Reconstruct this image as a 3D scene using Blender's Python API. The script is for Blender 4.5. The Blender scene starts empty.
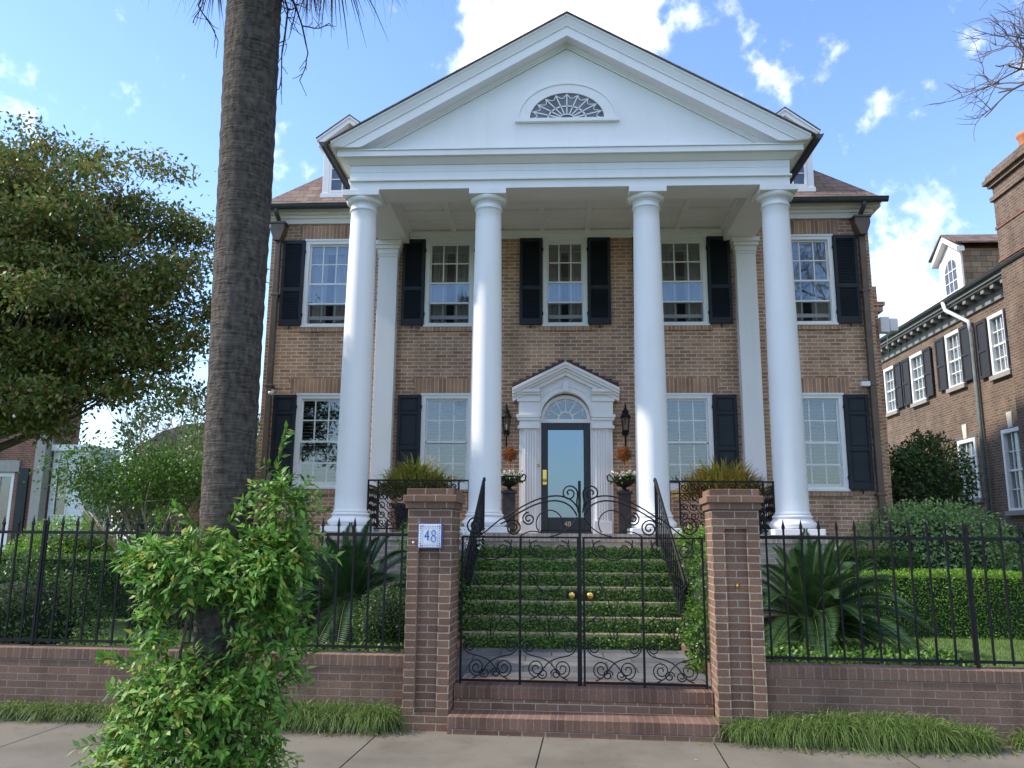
import bpy, bmesh, math, random
import numpy as np
from mathutils import Vector, Matrix
R = math.radians
SC = bpy.context.scene
COL = SC.collection

# ------------------------------------------------------------------ camera
EYE = 1.75
pit, yaw, rol = 0.1895, 0.0492, 0.0079
F = Vector((-math.sin(yaw)*math.cos(pit), math.cos(yaw)*math.cos(pit), math.sin(pit)))
RX = Vector((math.cos(yaw), math.sin(yaw), 0)); UX = RX.cross(F)
R2 = RX*math.cos(rol)+UX*math.sin(rol); U2 = -RX*math.sin(rol)+UX*math.cos(rol)
cd = bpy.data.cameras.new('camera'); cam = bpy.data.objects.new('camera', cd); COL.objects.link(cam)
M = Matrix.Identity(4)
for i in range(3):
    M[i][0] = R2[i]; M[i][1] = U2[i]; M[i][2] = -F[i]
M[0][3], M[1][3], M[2][3] = 0, 0, EYE
cam.matrix_world = M
cd.sensor_width = 36; cd.lens = 820*36/1024; cd.clip_end = 5000; cd.clip_start = .05
SC.camera = cam

# ------------------------------------------------------------------ sky, sun, exposure
SUN_EL, SUN_AZ = R(40), R(-93)          # azimuth from +Y (north) towards +X: a lowish western sun grazing the facade
SUN_STR, SKY_STR, EXPO = 2.2, 0.15, 1.42
w = bpy.data.worlds.new('World'); SC.world = w; w.use_nodes = True
nt = w.node_tree; nt.nodes.clear()
def N(t, **k):
    n = nt.nodes.new(t)
    for a, b in k.items(): setattr(n, a, b)
    return n
out = N('ShaderNodeOutputWorld'); bg = N('ShaderNodeBackground'); bg.inputs[1].default_value = SKY_STR
sky = N('ShaderNodeTexSky', sky_type='NISHITA', sun_disc=False)
sky.sun_elevation = SUN_EL; sky.sun_rotation = SUN_AZ
sky.air_density = 1.15; sky.dust_density = .15; sky.ozone_density = 2.2
geo = N('ShaderNodeTexCoord')
# clouds: billows where the puffs stand in the sky, ragged by noise
PUFFS = [((0.0,0.827,0.562),.15,1.3),((0.08,0.80,0.594),.115,1.25),((0.118,0.825,0.553),.055,.8),((-0.05,0.832,0.553),.10,1.0),((-0.034,0.77,0.637),.12,1),
         ((0.385,0.855,0.34),.045,.5),((0.375,0.876,0.298),.06,.62),((0.392,0.877,0.262),.06,.6),((0.252,0.815,0.523),.05,.18),((0.28,0.81,0.512),.045,.15),
         ((-0.56,0.729,0.40),.05,.55),((-0.545,0.707,0.455),.035,.3),((-0.442,0.737,0.512),.045,.25),((0.38,0.79,0.481),.05,.22),((0.43,0.787,0.443),.05,.30),
         ((0.46,0.771,0.445),.06,.36),((-0.302,0.859,0.414),.035,.45),
         ((0.75,-0.5,0.45),.2,.6),((-0.9,0.1,0.6),.3,.6),((0.1,-0.25,0.96),.42,1.5),((-0.35,-0.6,0.75),.34,1.3),((0.45,-0.5,0.78),.34,1.3)]  # the big high puffs are unseen clouds, added to whiten the blue fill light
def vm(op, a, b=None):
    n = N('ShaderNodeVectorMath', operation=op)
    for i, v in enumerate((a, b)):
        if v is None: continue
        if isinstance(v, (tuple, list)): n.inputs[i].default_value = v
        else: nt.links.new(v, n.inputs[i])
    return n
def ma(op, a, b=None, c=None, clamp=False):
    n = N('ShaderNodeMath', operation=op); n.use_clamp = clamp
    for i, v in enumerate((a, b, c)):
        if v is None: continue
        if isinstance(v, (int, float)): n.inputs[i].default_value = v
        else: nt.links.new(v, n.inputs[i])
    return n.outputs[0]
dirv = geo.outputs['Generated']
nz = N('ShaderNodeTexNoise'); nz.inputs['Scale'].default_value = 11; nz.inputs['Detail'].default_value = 9; nz.inputs['Roughness'].default_value = .6
nt.links.new(dirv, nz.inputs['Vector'])
nz2 = N('ShaderNodeTexNoise'); nz2.inputs['Scale'].default_value = 26; nz2.inputs['Detail'].default_value = 6
nt.links.new(dirv, nz2.inputs['Vector'])
acc = None
for (c, r, pk) in PUFFS:
    L = math.sqrt(sum(q*q for q in c)); c = tuple(q/L for q in c)
    d = vm('DISTANCE', dirv, c).outputs['Value']
    v = ma('MULTIPLY', ma('SUBTRACT', 1.0, ma('DIVIDE', d, r)), pk)
    acc = v if acc is None else ma('MAXIMUM', acc, v)
rag = ma('ADD', ma('MULTIPLY', ma('SUBTRACT', nz.outputs['Fac'], .5), 3.4), ma('MULTIPLY', ma('SUBTRACT', nz2.outputs['Fac'], .5), 1.5))
accm = ma('MAXIMUM', acc, -1.2)
val = ma('ADD', accm, rag)
mr = N('ShaderNodeMapRange', interpolation_type='SMOOTHSTEP'); mr.inputs[1].default_value = .05; mr.inputs[2].default_value = 1.05
nt.links.new(val, mr.inputs[0])
hz = N('ShaderNodeSeparateXYZ'); nt.links.new(dirv, hz.inputs[0])
cm = ma('MULTIPLY', mr.outputs[0], ma('GREATER_THAN', hz.outputs[2], 0.0))
cm = ma('MULTIPLY', cm, .95)
mix = N('ShaderNodeMix', data_type='RGBA')
hs = N('ShaderNodeHueSaturation'); hs.inputs['Hue'].default_value = .511; hs.inputs['Saturation'].default_value = 1.12; hs.inputs['Value'].default_value = .87
low = N('ShaderNodeMix', data_type='RGBA'); low.inputs[7].default_value = (1.5, 1.95, 2.5, 1)      # pale sea haze low over the horizon
lf = ma('POWER', ma('SUBTRACT', 1.0, ma('MULTIPLY', hz.outputs[2], 3.6), clamp=True), 1.6); nt.links.new(ma('MULTIPLY', lf, .85), low.inputs['Factor'])
nt.links.new(sky.outputs[0], hs.inputs['Color']); nt.links.new(hs.outputs[0], low.inputs[6])
nt.links.new(cm, mix.inputs['Factor']); nt.links.new(low.outputs[2], mix.inputs[6]); mix.inputs[7].default_value = (6.3, 6.3, 6.5, 1)
nt.links.new(mix.outputs[2], bg.inputs[0]); nt.links.new(bg.outputs[0], out.inputs[0])
sl = bpy.data.lights.new('sun', 'SUN'); so = bpy.data.objects.new('sun', sl); COL.objects.link(so)
sl.energy = SUN_STR; sl.angle = R(2.0); sl.color = (1, .93, .82)
sd = Vector((math.sin(SUN_AZ)*math.cos(SUN_EL), math.cos(SUN_AZ)*math.cos(SUN_EL), math.sin(SUN_EL)))
so.rotation_euler = sd.to_track_quat('Z', 'Y').to_euler(); so.location = (0, 0, 30)
SC.view_settings.view_transform = 'Standard'; SC.view_settings.look = 'None'
SC.view_settings.exposure = EXPO; SC.view_settings.gamma = 1; SC.view_settings.use_curve_mapping = False

# ------------------------------------------------------------------ materials
def mat_base(name):
    m = bpy.data.materials.new(name); m.use_nodes = True
    t = m.node_tree; b = t.nodes['Principled BSDF']
    return m, t, b
def simple(name, c, rough=.6, metal=0, var=.12, scale=6, bump=0, spec=.5, bscale=60):
    m, t, b = mat_base(name)
    tc = t.nodes.new('ShaderNodeTexCoord'); n = t.nodes.new('ShaderNodeTexNoise'); n.inputs['Scale'].default_value = scale; n.inputs['Detail'].default_value = 7
    t.links.new(tc.outputs['Object'], n.inputs['Vector'])
    r = t.nodes.new('ShaderNodeValToRGB')
    r.color_ramp.elements[0].position = .3; r.color_ramp.elements[1].position = .7
    r.color_ramp.elements[0].color = (*[q*(1-var) for q in c], 1); r.color_ramp.elements[1].color = (*[min(1, q*(1+var)) for q in c], 1)
    t.links.new(n.outputs['Fac'], r.inputs[0]); t.links.new(r.outputs[0], b.inputs['Base Color'])
    b.inputs['Roughness'].default_value = rough; b.inputs['Metallic'].default_value = metal; b.inputs['Specular IOR Level'].default_value = spec
    if bump:
        n2 = t.nodes.new('ShaderNodeTexNoise'); n2.inputs['Scale'].default_value = bscale; n2.inputs['Detail'].default_value = 5
        t.links.new(tc.outputs['Object'], n2.inputs['Vector'])
        bp = t.nodes.new('ShaderNodeBump'); bp.inputs['Strength'].default_value = bump; bp.inputs['Distance'].default_value = .01
        t.links.new(n2.outputs['Fac'], bp.inputs['Height']); t.links.new(bp.outputs[0], b.inputs['Normal'])
    return m
def brick(name, c1, c2, mort, bw=.215, rh=.07, ms=.006, offset=.5, dark=.75, patch=.25):
    m, t, b = mat_base(name); L = t.links.new
    uv = t.nodes.new('ShaderNodeUVMap')
    wob = t.nodes.new('ShaderNodeTexNoise'); wob.inputs['Scale'].default_value = 14; L(uv.outputs[0], wob.inputs['Vector'])
    wv = t.nodes.new('ShaderNodeVectorMath'); wv.operation = 'MULTIPLY_ADD'; wv.inputs[1].default_value = (.006, .006, 0)
    L(wob.outputs['Color'], wv.inputs[0]); L(uv.outputs[0], wv.inputs[2])
    br = t.nodes.new('ShaderNodeTexBrick'); br.offset = offset
    br.inputs['Scale'].default_value = 1; br.inputs['Brick Width'].default_value = bw; br.inputs['Row Height'].default_value = rh
    br.inputs['Mortar Size'].default_value = ms; br.inputs['Mortar Smooth'].default_value = .15; br.inputs['Bias'].default_value = -.1
    br.inputs['Color1'].default_value = (*c1, 1); br.inputs['Color2'].default_value = (*c2, 1); br.inputs['Mortar'].default_value = (*mort, 1)
    L(wv.outputs[0], br.inputs['Vector'])
    n = t.nodes.new('ShaderNodeTexNoise'); n.inputs['Scale'].default_value = 1.3; n.inputs['Detail'].default_value = 9; n.inputs['Roughness'].default_value = .65; L(uv.outputs[0], n.inputs['Vector'])
    n3 = t.nodes.new('ShaderNodeTexNoise'); n3.inputs['Scale'].default_value = 45; n3.inputs['Detail'].default_value = 4; L(uv.outputs[0], n3.inputs['Vector'])
    r = t.nodes.new('ShaderNodeMapRange'); r.inputs[1].default_value = .3; r.inputs[2].default_value = .7; r.inputs[3].default_value = 1-patch; r.inputs[4].default_value = 1+patch
    L(n.outputs['Fac'], r.inputs[0])
    r3 = t.nodes.new('ShaderNodeMapRange'); r3.inputs[1].default_value = .3; r3.inputs[2].default_value = .7; r3.inputs[3].default_value = .85; r3.inputs[4].default_value = 1.12
    L(n3.outputs['Fac'], r3.inputs[0])
    mu = t.nodes.new('ShaderNodeMath'); mu.operation = 'MULTIPLY'; L(r.outputs[0], mu.inputs[0]); L(r3.outputs[0], mu.inputs[1])
    mp = t.nodes.new('ShaderNodeMapping'); mp.inputs['Scale'].default_value = (2.6, .35, 1); L(uv.outputs[0], mp.inputs[0])
    ns = t.nodes.new('ShaderNodeTexNoise'); ns.inputs['Scale'].default_value = 1; ns.inputs['Detail'].default_value = 6; L(mp.outputs[0], ns.inputs['Vector'])
    rs = t.nodes.new('ShaderNodeMapRange'); rs.inputs[1].default_value = .48; rs.inputs[2].default_value = .72; rs.inputs[3].default_value = 1.05; rs.inputs[4].default_value = .72; L(ns.outputs['Fac'], rs.inputs[0])
    m2 = t.nodes.new('ShaderNodeMath'); m2.operation = 'MULTIPLY'; L(mu.outputs[0], m2.inputs[0]); L(rs.outputs[0], m2.inputs[1]); mu = m2
    mx = t.nodes.new('ShaderNodeVectorMath'); mx.operation = 'SCALE'; L(br.outputs['Color'], mx.inputs[0]); L(mu.outputs[0], mx.inputs['Scale'])
    L(mx.outputs[0], b.inputs['Base Color']); b.inputs['Roughness'].default_value = .88; b.inputs['Specular IOR Level'].default_value = .25
    inv = t.nodes.new('ShaderNodeMath'); inv.operation = 'MULTIPLY_ADD'; inv.inputs[1].default_value = -1; 
    n3m = t.nodes.new('ShaderNodeMath'); n3m.operation = 'MULTIPLY'; n3m.inputs[1].default_value = .5; L(n3.outputs['Fac'], n3m.inputs[0])
    L(br.outputs['Fac'], inv.inputs[0]); L(n3m.outputs[0], inv.inputs[2])
    bp = t.nodes.new('ShaderNodeBump'); bp.inputs['Strength'].default_value = .5; bp.inputs['Distance'].default_value = .008
    L(inv.outputs[0], bp.inputs['Height']); L(bp.outputs[0], b.inputs['Normal'])
    return m
def stained(name, c, rough, streak, blot, speck, sc=1.0, bump=.1):
    # paint or concrete with blotches, vertical runs and fine specks of dirt
    m, t, b = mat_base(name); L = t.links.new; tc = t.nodes.new('ShaderNodeTexCoord'); prev = None
    for (scl, lo, hi, amt, det) in (((3.2*sc, 3.2*sc, .45*sc), .52, .78, streak, 7), ((1.1*sc, 1.1*sc, 1.1*sc), .42, .70, blot, 9), ((70, 70, 70), .60, .72, speck, 3)):
        mp = t.nodes.new('ShaderNodeMapping'); mp.inputs['Scale'].default_value = scl; L(tc.outputs['Object'], mp.inputs[0])
        n = t.nodes.new('ShaderNodeTexNoise'); n.inputs['Scale'].default_value = 1; n.inputs['Detail'].default_value = det; n.inputs['Roughness'].default_value = .62; L(mp.outputs[0], n.inputs['Vector'])
        r = t.nodes.new('ShaderNodeMapRange'); r.inputs[1].default_value = lo; r.inputs[2].default_value = hi; r.inputs[3].default_value = 1; r.inputs[4].default_value = 1-amt; L(n.outputs['Fac'], r.inputs[0])
        if prev is None: prev = r.outputs[0]
        else:
            q = t.nodes.new('ShaderNodeMath'); q.operation = 'MULTIPLY'; L(prev, q.inputs[0]); L(r.outputs[0], q.inputs[1]); prev = q.outputs[0]
    mx = t.nodes.new('ShaderNodeMix'); mx.data_type = 'RGBA'; L(prev, mx.inputs['Factor']); mx.inputs[7].default_value = (*c, 1); mx.inputs[6].default_value = (c[0]*.25, c[1]*.23, c[2]*.19, 1)
    L(mx.outputs[2], b.inputs['Base Color']); b.inputs['Roughness'].default_value = rough; b.inputs['Specular IOR Level'].default_value = .35
    n2 = t.nodes.new('ShaderNodeTexNoise'); n2.inputs['Scale'].default_value = 110; n2.inputs['Detail'].default_value = 5; L(tc.outputs['Object'], n2.inputs['Vector'])
    bp = t.nodes.new('ShaderNodeBump'); bp.inputs['Strength'].default_value = bump; bp.inputs['Distance'].default_value = .008; L(n2.outputs['Fac'], bp.inputs['Height']); L(bp.outputs[0], b.inputs['Normal'])
    return m
def leafmat(name, cols, trans=.35, rough=.45, spec=.4):
    m, t, b = mat_base(name); L = t.links.new
    g = t.nodes.new('ShaderNodeNewGeometry'); r = t.nodes.new('ShaderNodeValToRGB')
    k = len(cols)
    while len(r.color_ramp.elements) < k: r.color_ramp.elements.new(.5)
    for i, c in enumerate(cols):
        r.color_ramp.elements[i].position = i/(k-1); r.color_ramp.elements[i].color = (*c, 1)
    L(g.outputs['Random Per Island'], r.inputs[0]); L(r.outputs[0], b.inputs['Base Color'])
    b.inputs['Roughness'].default_value = rough; b.inputs['Specular IOR Level'].default_value = spec
    tr = t.nodes.new('ShaderNodeBsdfTranslucent'); L(r.outputs[0], tr.inputs['Color'])
    ms = t.nodes.new('ShaderNodeMixShader'); ms.inputs[0].default_value = trans
    L(b.outputs[0], ms.inputs[1]); L(tr.outputs[0], ms.inputs[2]); L(ms.outputs[0], t.nodes['Material Output'].inputs['Surface'])
    return m
def glassmat(name, tint, fac, rough=.02, gloss=(.95,.97,1)):
    m = bpy.data.materials.new(name); m.use_nodes = True; t = m.node_tree; t.nodes.clear(); L = t.links.new
    o = t.nodes.new('ShaderNodeOutputMaterial'); tr = t.nodes.new('ShaderNodeBsdfTransparent'); tr.inputs[0].default_value = (*tint, 1)
    gl = t.nodes.new('ShaderNodeBsdfGlossy'); gl.inputs['Roughness'].default_value = rough; gl.inputs[0].default_value = (*gloss, 1)
    tc = t.nodes.new('ShaderNodeTexCoord'); n = t.nodes.new('ShaderNodeTexNoise'); n.inputs['Scale'].default_value = 2.2
    L(tc.outputs['Object'], n.inputs['Vector'])
    bp = t.nodes.new('ShaderNodeBump'); bp.inputs['Strength'].default_value = .035; bp.inputs['Distance'].default_value = .05
    L(n.outputs['Fac'], bp.inputs['Height']); L(bp.outputs[0], gl.inputs['Normal'])
    ms = t.nodes.new('ShaderNodeMixShader'); ms.inputs[0].default_value = fac
    L(tr.outputs[0], ms.inputs[1]); L(gl.outputs[0], ms.inputs[2]); L(ms.outputs[0], o.inputs['Surface'])
    return m
BRICK = brick('tan_brick', (.49,.275,.158), (.285,.148,.09), (.57,.48,.375), ms=.009, patch=.22)
SOLD = brick('soldier_brick', (.47,.265,.152), (.30,.16,.095), (.52,.43,.33), bw=.075, rh=.36, offset=0, ms=.0075)
PIER = brick('pier_brick', (.225,.128,.082), (.15,.084,.057), (.37,.32,.26), bw=.215, rh=.0683, ms=.005, patch=.15)
WALLB = brick('wall_brick', (.205,.122,.084), (.145,.086,.061), (.25,.21,.17), bw=.215, rh=.0683, ms=.0042, patch=.22)
PIERS = brick('pier_soldier_brick', (.205,.12,.082), (.15,.087,.062), (.235,.195,.16), bw=.075, rh=.3, offset=0, ms=.005, patch=.18)
STEPB = brick('step_brick', (.195,.11,.076), (.14,.08,.057), (.22,.185,.155), bw=.072, rh=.6, offset=0, ms=.004, patch=.25)
PALEB = brick('pale_brick', (.42,.33,.26), (.33,.24,.18), (.50,.45,.38), bw=.215, rh=.07, patch=.2)
PALES = brick('pale_soldier_brick', (.42,.32,.25), (.32,.23,.18), (.5,.45,.38), bw=.072, rh=.4, offset=0, patch=.2)
NBRICK = brick('old_brown_brick', (.17,.108,.073), (.10,.066,.047), (.23,.19,.15), ms=.009, patch=.22)
REDB = brick('red_brick', (.22,.09,.06), (.15,.065,.045), (.3,.25,.2))
SLATE = brick('slate_flags', (.085,.09,.098), (.165,.16,.15), (.06,.055,.05), bw=.62, rh=.33, ms=.01, patch=.3)
SHING = brick('roof_shingles', (.22,.15,.115), (.14,.095,.08), (.07,.052,.045), bw=.26, rh=.13, ms=.006, patch=.3)
DSHING = brick('dormer_slates', (.30,.24,.16), (.19,.15,.11), (.06,.055,.05), bw=.3, rh=.17, ms=.007, patch=.3)
WHITE = stained('white_paint', (.82,.805,.785), .55, .07, .05, .02, 1.2, .06)
OFFW = simple('soffit_paint', (.80,.79,.76), .6, var=.04, scale=1.5)
SASHW = simple('sash_paint', (.78,.78,.76), .45, var=.03)
SHUT = simple('shutter_paint', (.019,.024,.031), .6, var=.2, scale=3, spec=.3)
DOORB = simple('door_paint', (.014,.017,.022), .4, var=.15)
IRON = simple('wrought_iron', (.008,.008,.009), .65, var=.25, scale=20, bump=.1, spec=.3)
GUT = simple('dark_gutter_metal', (.045,.05,.05), .5, var=.15)
COPPER = simple('brown_pipe_metal', (.115,.08,.058), .55, var=.2, scale=5)
BRASS = simple('brass', (.75,.50,.12), .25, 1, var=.08)
CONC = stained('concrete', (.172,.150,.115), .92, .25, .42, .28, 1.0, .4)
ASPH = simple('asphalt', (.05,.05,.05), .9, var=.2, scale=4, bump=.4)
SOIL = simple('soil', (.055,.042,.03), .95, var=.3, scale=6, bump=.6, bscale=30)
TURF = simple('turf', (.075,.13,.03), .9, var=.3, scale=3, bump=.6, bscale=80)
STONE = simple('tread_stone', (.29,.215,.145), .85, var=.15, scale=6, bump=.2)
BLIND = simple('blind_slats', (.44,.43,.38), .6, var=.03)
CURT = simple('curtain', (.46,.43,.36), .8, var=.06)
DARK = simple('dark_room', (.02,.02,.02), .9)
TERRA = simple('terracotta', (.50,.18,.07), .8, var=.15, scale=8)
RUST = simple('rusty_wire', (.32,.11,.03), .85, var=.35, scale=25, bump=.8, bscale=120)
PLASW = simple('white_plastic', (.78,.78,.78), .4, var=.03)
TILE = simple('white_tile', (.82,.83,.86), .25, var=.02)
TBLUE = simple('tile_blue', (.05,.13,.45), .3, var=.1)
TNAVY = simple('tile_border_blue', (.07,.10,.32), .3, var=.1)
TRED = simple('tile_red', (.30,.04,.08), .3, var=.1)
BARK = simple('tree_bark', (.115,.09,.07), .95, var=.3, scale=8, bump=.8, bscale=25)
PALEBARK = simple('pale_bark', (.30,.25,.18), .9, var=.25, scale=8, bump=.4)
GREYTWIG = simple('twig_bark', (.16,.125,.11), .9, var=.2)
DEADF = simple('dead_frond', (.13,.09,.055), .95, var=.3, scale=12)
GLASS = glassmat('window_glass', (.78,.81,.82), .11)
DGLASS = glassmat('door_glass', (.30,.34,.40), .27, .02, (.62,.82,1))
def screenmat():
    m = bpy.data.materials.new('insect_screen'); m.use_nodes = True; t = m.node_tree; t.nodes.clear()
    o = t.nodes.new('ShaderNodeOutputMaterial'); a = t.nodes.new('ShaderNodeBsdfTransparent'); d = t.nodes.new('ShaderNodeBsdfDiffuse'); d.inputs[0].default_value = (.03, .03, .032, 1)
    x = t.nodes.new('ShaderNodeMixShader'); x.inputs[0].default_value = .24; t.links.new(a.outputs[0], x.inputs[1]); t.links.new(d.outputs[0], x.inputs[2]); t.links.new(x.outputs[0], o.inputs['Surface']); return m
SCREEN = screenmat()
LGLASS = glassmat('lantern_glass', (.8,.8,.72), .2)
SIDING = simple('white_siding', (.72,.74,.76), .6, var=.05)
STUCCO = simple('grey_render', (.30,.29,.27), .9, var=.1)
TRIMG = simple('weathered_trim', (.22,.22,.21), .7, var=.08)
def palmbark():
    m, t, b = mat_base('palm_bark'); L = t.links.new
    tc = t.nodes.new('ShaderNodeTexCoord')
    mp = t.nodes.new('ShaderNodeMapping'); mp.inputs['Scale'].default_value = (7, 7, 60); L(tc.outputs['Object'], mp.inputs[0])
    n = t.nodes.new('ShaderNodeTexNoise'); n.inputs['Scale'].default_value = 1; n.inputs['Detail'].default_value = 6; n.inputs['Roughness'].default_value = .65; L(mp.outputs[0], n.inputs['Vector'])
    mp2 = t.nodes.new('ShaderNodeMapping'); mp2.inputs['Scale'].default_value = (30, 30, 14); L(tc.outputs['Object'], mp2.inputs[0])
    n2 = t.nodes.new('ShaderNodeTexNoise'); n2.inputs['Scale'].default_value = 1; n2.inputs['Detail'].default_value = 5; L(mp2.outputs[0], n2.inputs['Vector'])
    mp3 = t.nodes.new('ShaderNodeMapping'); mp3.inputs['Scale'].default_value = (1, 1, 2.4); L(tc.outputs['Object'], mp3.inputs[0])
    n4 = t.nodes.new('ShaderNodeTexNoise'); n4.inputs['Scale'].default_value = 1; L(mp3.outputs[0], n4.inputs['Vector'])
    a = t.nodes.new('ShaderNodeMath'); a.operation = 'ADD'; L(n.outputs['Fac'], a.inputs[0]); L(n2.outputs['Fac'], a.inputs[1])
    a2 = t.nodes.new('ShaderNodeMath'); a2.operation = 'MULTIPLY_ADD'; L(n4.outputs['Fac'], a2.inputs[0]); a2.inputs[1].default_value = .18; L(a.outputs[0], a2.inputs[2])
    r = t.nodes.new('ShaderNodeValToRGB'); e = r.color_ramp.elements
    e[0].position = .38; e[0].color = (.042,.035,.029, 1); e[1].position = .66; e[1].color = (.165,.136,.110, 1)
    h = t.nodes.new('ShaderNodeMath'); h.operation = 'MULTIPLY'; h.inputs[1].default_value = .46; L(a2.outputs[0], h.inputs[0]); L(h.outputs[0], r.inputs[0])
    L(r.outputs[0], b.inputs['Base Color']); b.inputs['Roughness'].default_value = .95; b.inputs['Specular IOR Level'].default_value = .15
    bp = t.nodes.new('ShaderNodeBump'); bp.inputs['Strength'].default_value = .8; bp.inputs['Distance'].default_value = .03
    L(a.outputs[0], bp.inputs['Height']); L(bp.outputs[0], b.inputs['Normal'])
    return m
PALMB = palmbark()
L_MYR = leafmat('olive_rust_leaves', [(0.0755,0.134,0.0305),(0.121,0.187,0.0374),(0.16,0.213,0.0443),(0.226,0.227,0.0554),(0.132,0.194,0.0388),(0.0999,0.16,0.0333),(0.279,0.2,0.0624),(0.121,0.175,0.0361),(0.306,0.146,0.0624)])
L_VINE = leafmat('vine_leaves', [(0.0569,0.152,0.0183),(0.0894,0.228,0.0261),(0.138,0.319,0.0365),(0.0731,0.19,0.0209),(0.212,0.412,0.0588),(0.106,0.258,0.0287),(0.357,0.518,0.118),(0.065,0.168,0.0195),(0.455,0.396,0.0653)], .35, .5, .3)
L_HEDGE = leafmat('hedge_leaves', [(0.115,0.239,0.0223),(0.172,0.325,0.0297),(0.229,0.393,0.0446),(0.135,0.256,0.0267)], .35)
L_DARK = leafmat('dark_leaves', [(0.0336,0.075,0.018),(0.0588,0.112,0.024),(0.084,0.15,0.03),(0.047,0.09,0.021)], .25)
L_MID = leafmat('mid_leaves', [(0.0504,0.12,0.018),(0.084,0.18,0.027),(0.118,0.225,0.03),(0.0672,0.15,0.021)], .3)
L_PALE = leafmat('grey_green_leaves', [(0.153,0.273,0.078),(0.24,0.39,0.137),(0.328,0.486,0.195),(0.196,0.312,0.0975)], .3)
L_IVY = leafmat('ivy_leaves', [(0.0473,0.11,0.0169),(0.085,0.177,0.0236),(0.141,0.254,0.0338),(0.0661,0.135,0.0202)], .25)
L_LIRI = leafmat('liriope_blades', [(0.0729,0.151,0.025),(0.12,0.211,0.0416),(0.183,0.261,0.0666),(0.0918,0.171,0.0291),(0.238,0.272,0.0912),(0.055,0.111,0.0166)], .3)
L_SAGO = leafmat('sago_leaflets', [(0.0202,0.054,0.0168),(0.0336,0.078,0.024),(0.0605,0.114,0.036),(0.0269,0.06,0.0192)], .2, .35)
L_BROM = leafmat('bromeliad_blades', [(0.125,0.208,0.032),(0.234,0.304,0.048),(0.43,0.384,0.064),(0.162,0.24,0.032),(0.538,0.256,0.08),(0.286,0.32,0.048)], .3)
L_BROY = leafmat('yellow_bromeliad_blades', [(0.168,0.225,0.03),(0.471,0.405,0.045),(0.639,0.45,0.06),(0.235,0.27,0.045),(0.605,0.27,0.12),(0.336,0.33,0.045)], .3)
L_GRASS = leafmat('grass_blades', [(0.0896,0.16,0.025),(0.134,0.22,0.035),(0.168,0.25,0.05)], .3)
L_PETAL = leafmat('white_petals', [(0.84,0.75,0.72),(0.952,0.85,0.83)], .2)
L_PALM = leafmat('palm_fronds', [(0.0448,0.08,0.02),(0.0672,0.11,0.03)], .25)

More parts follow.
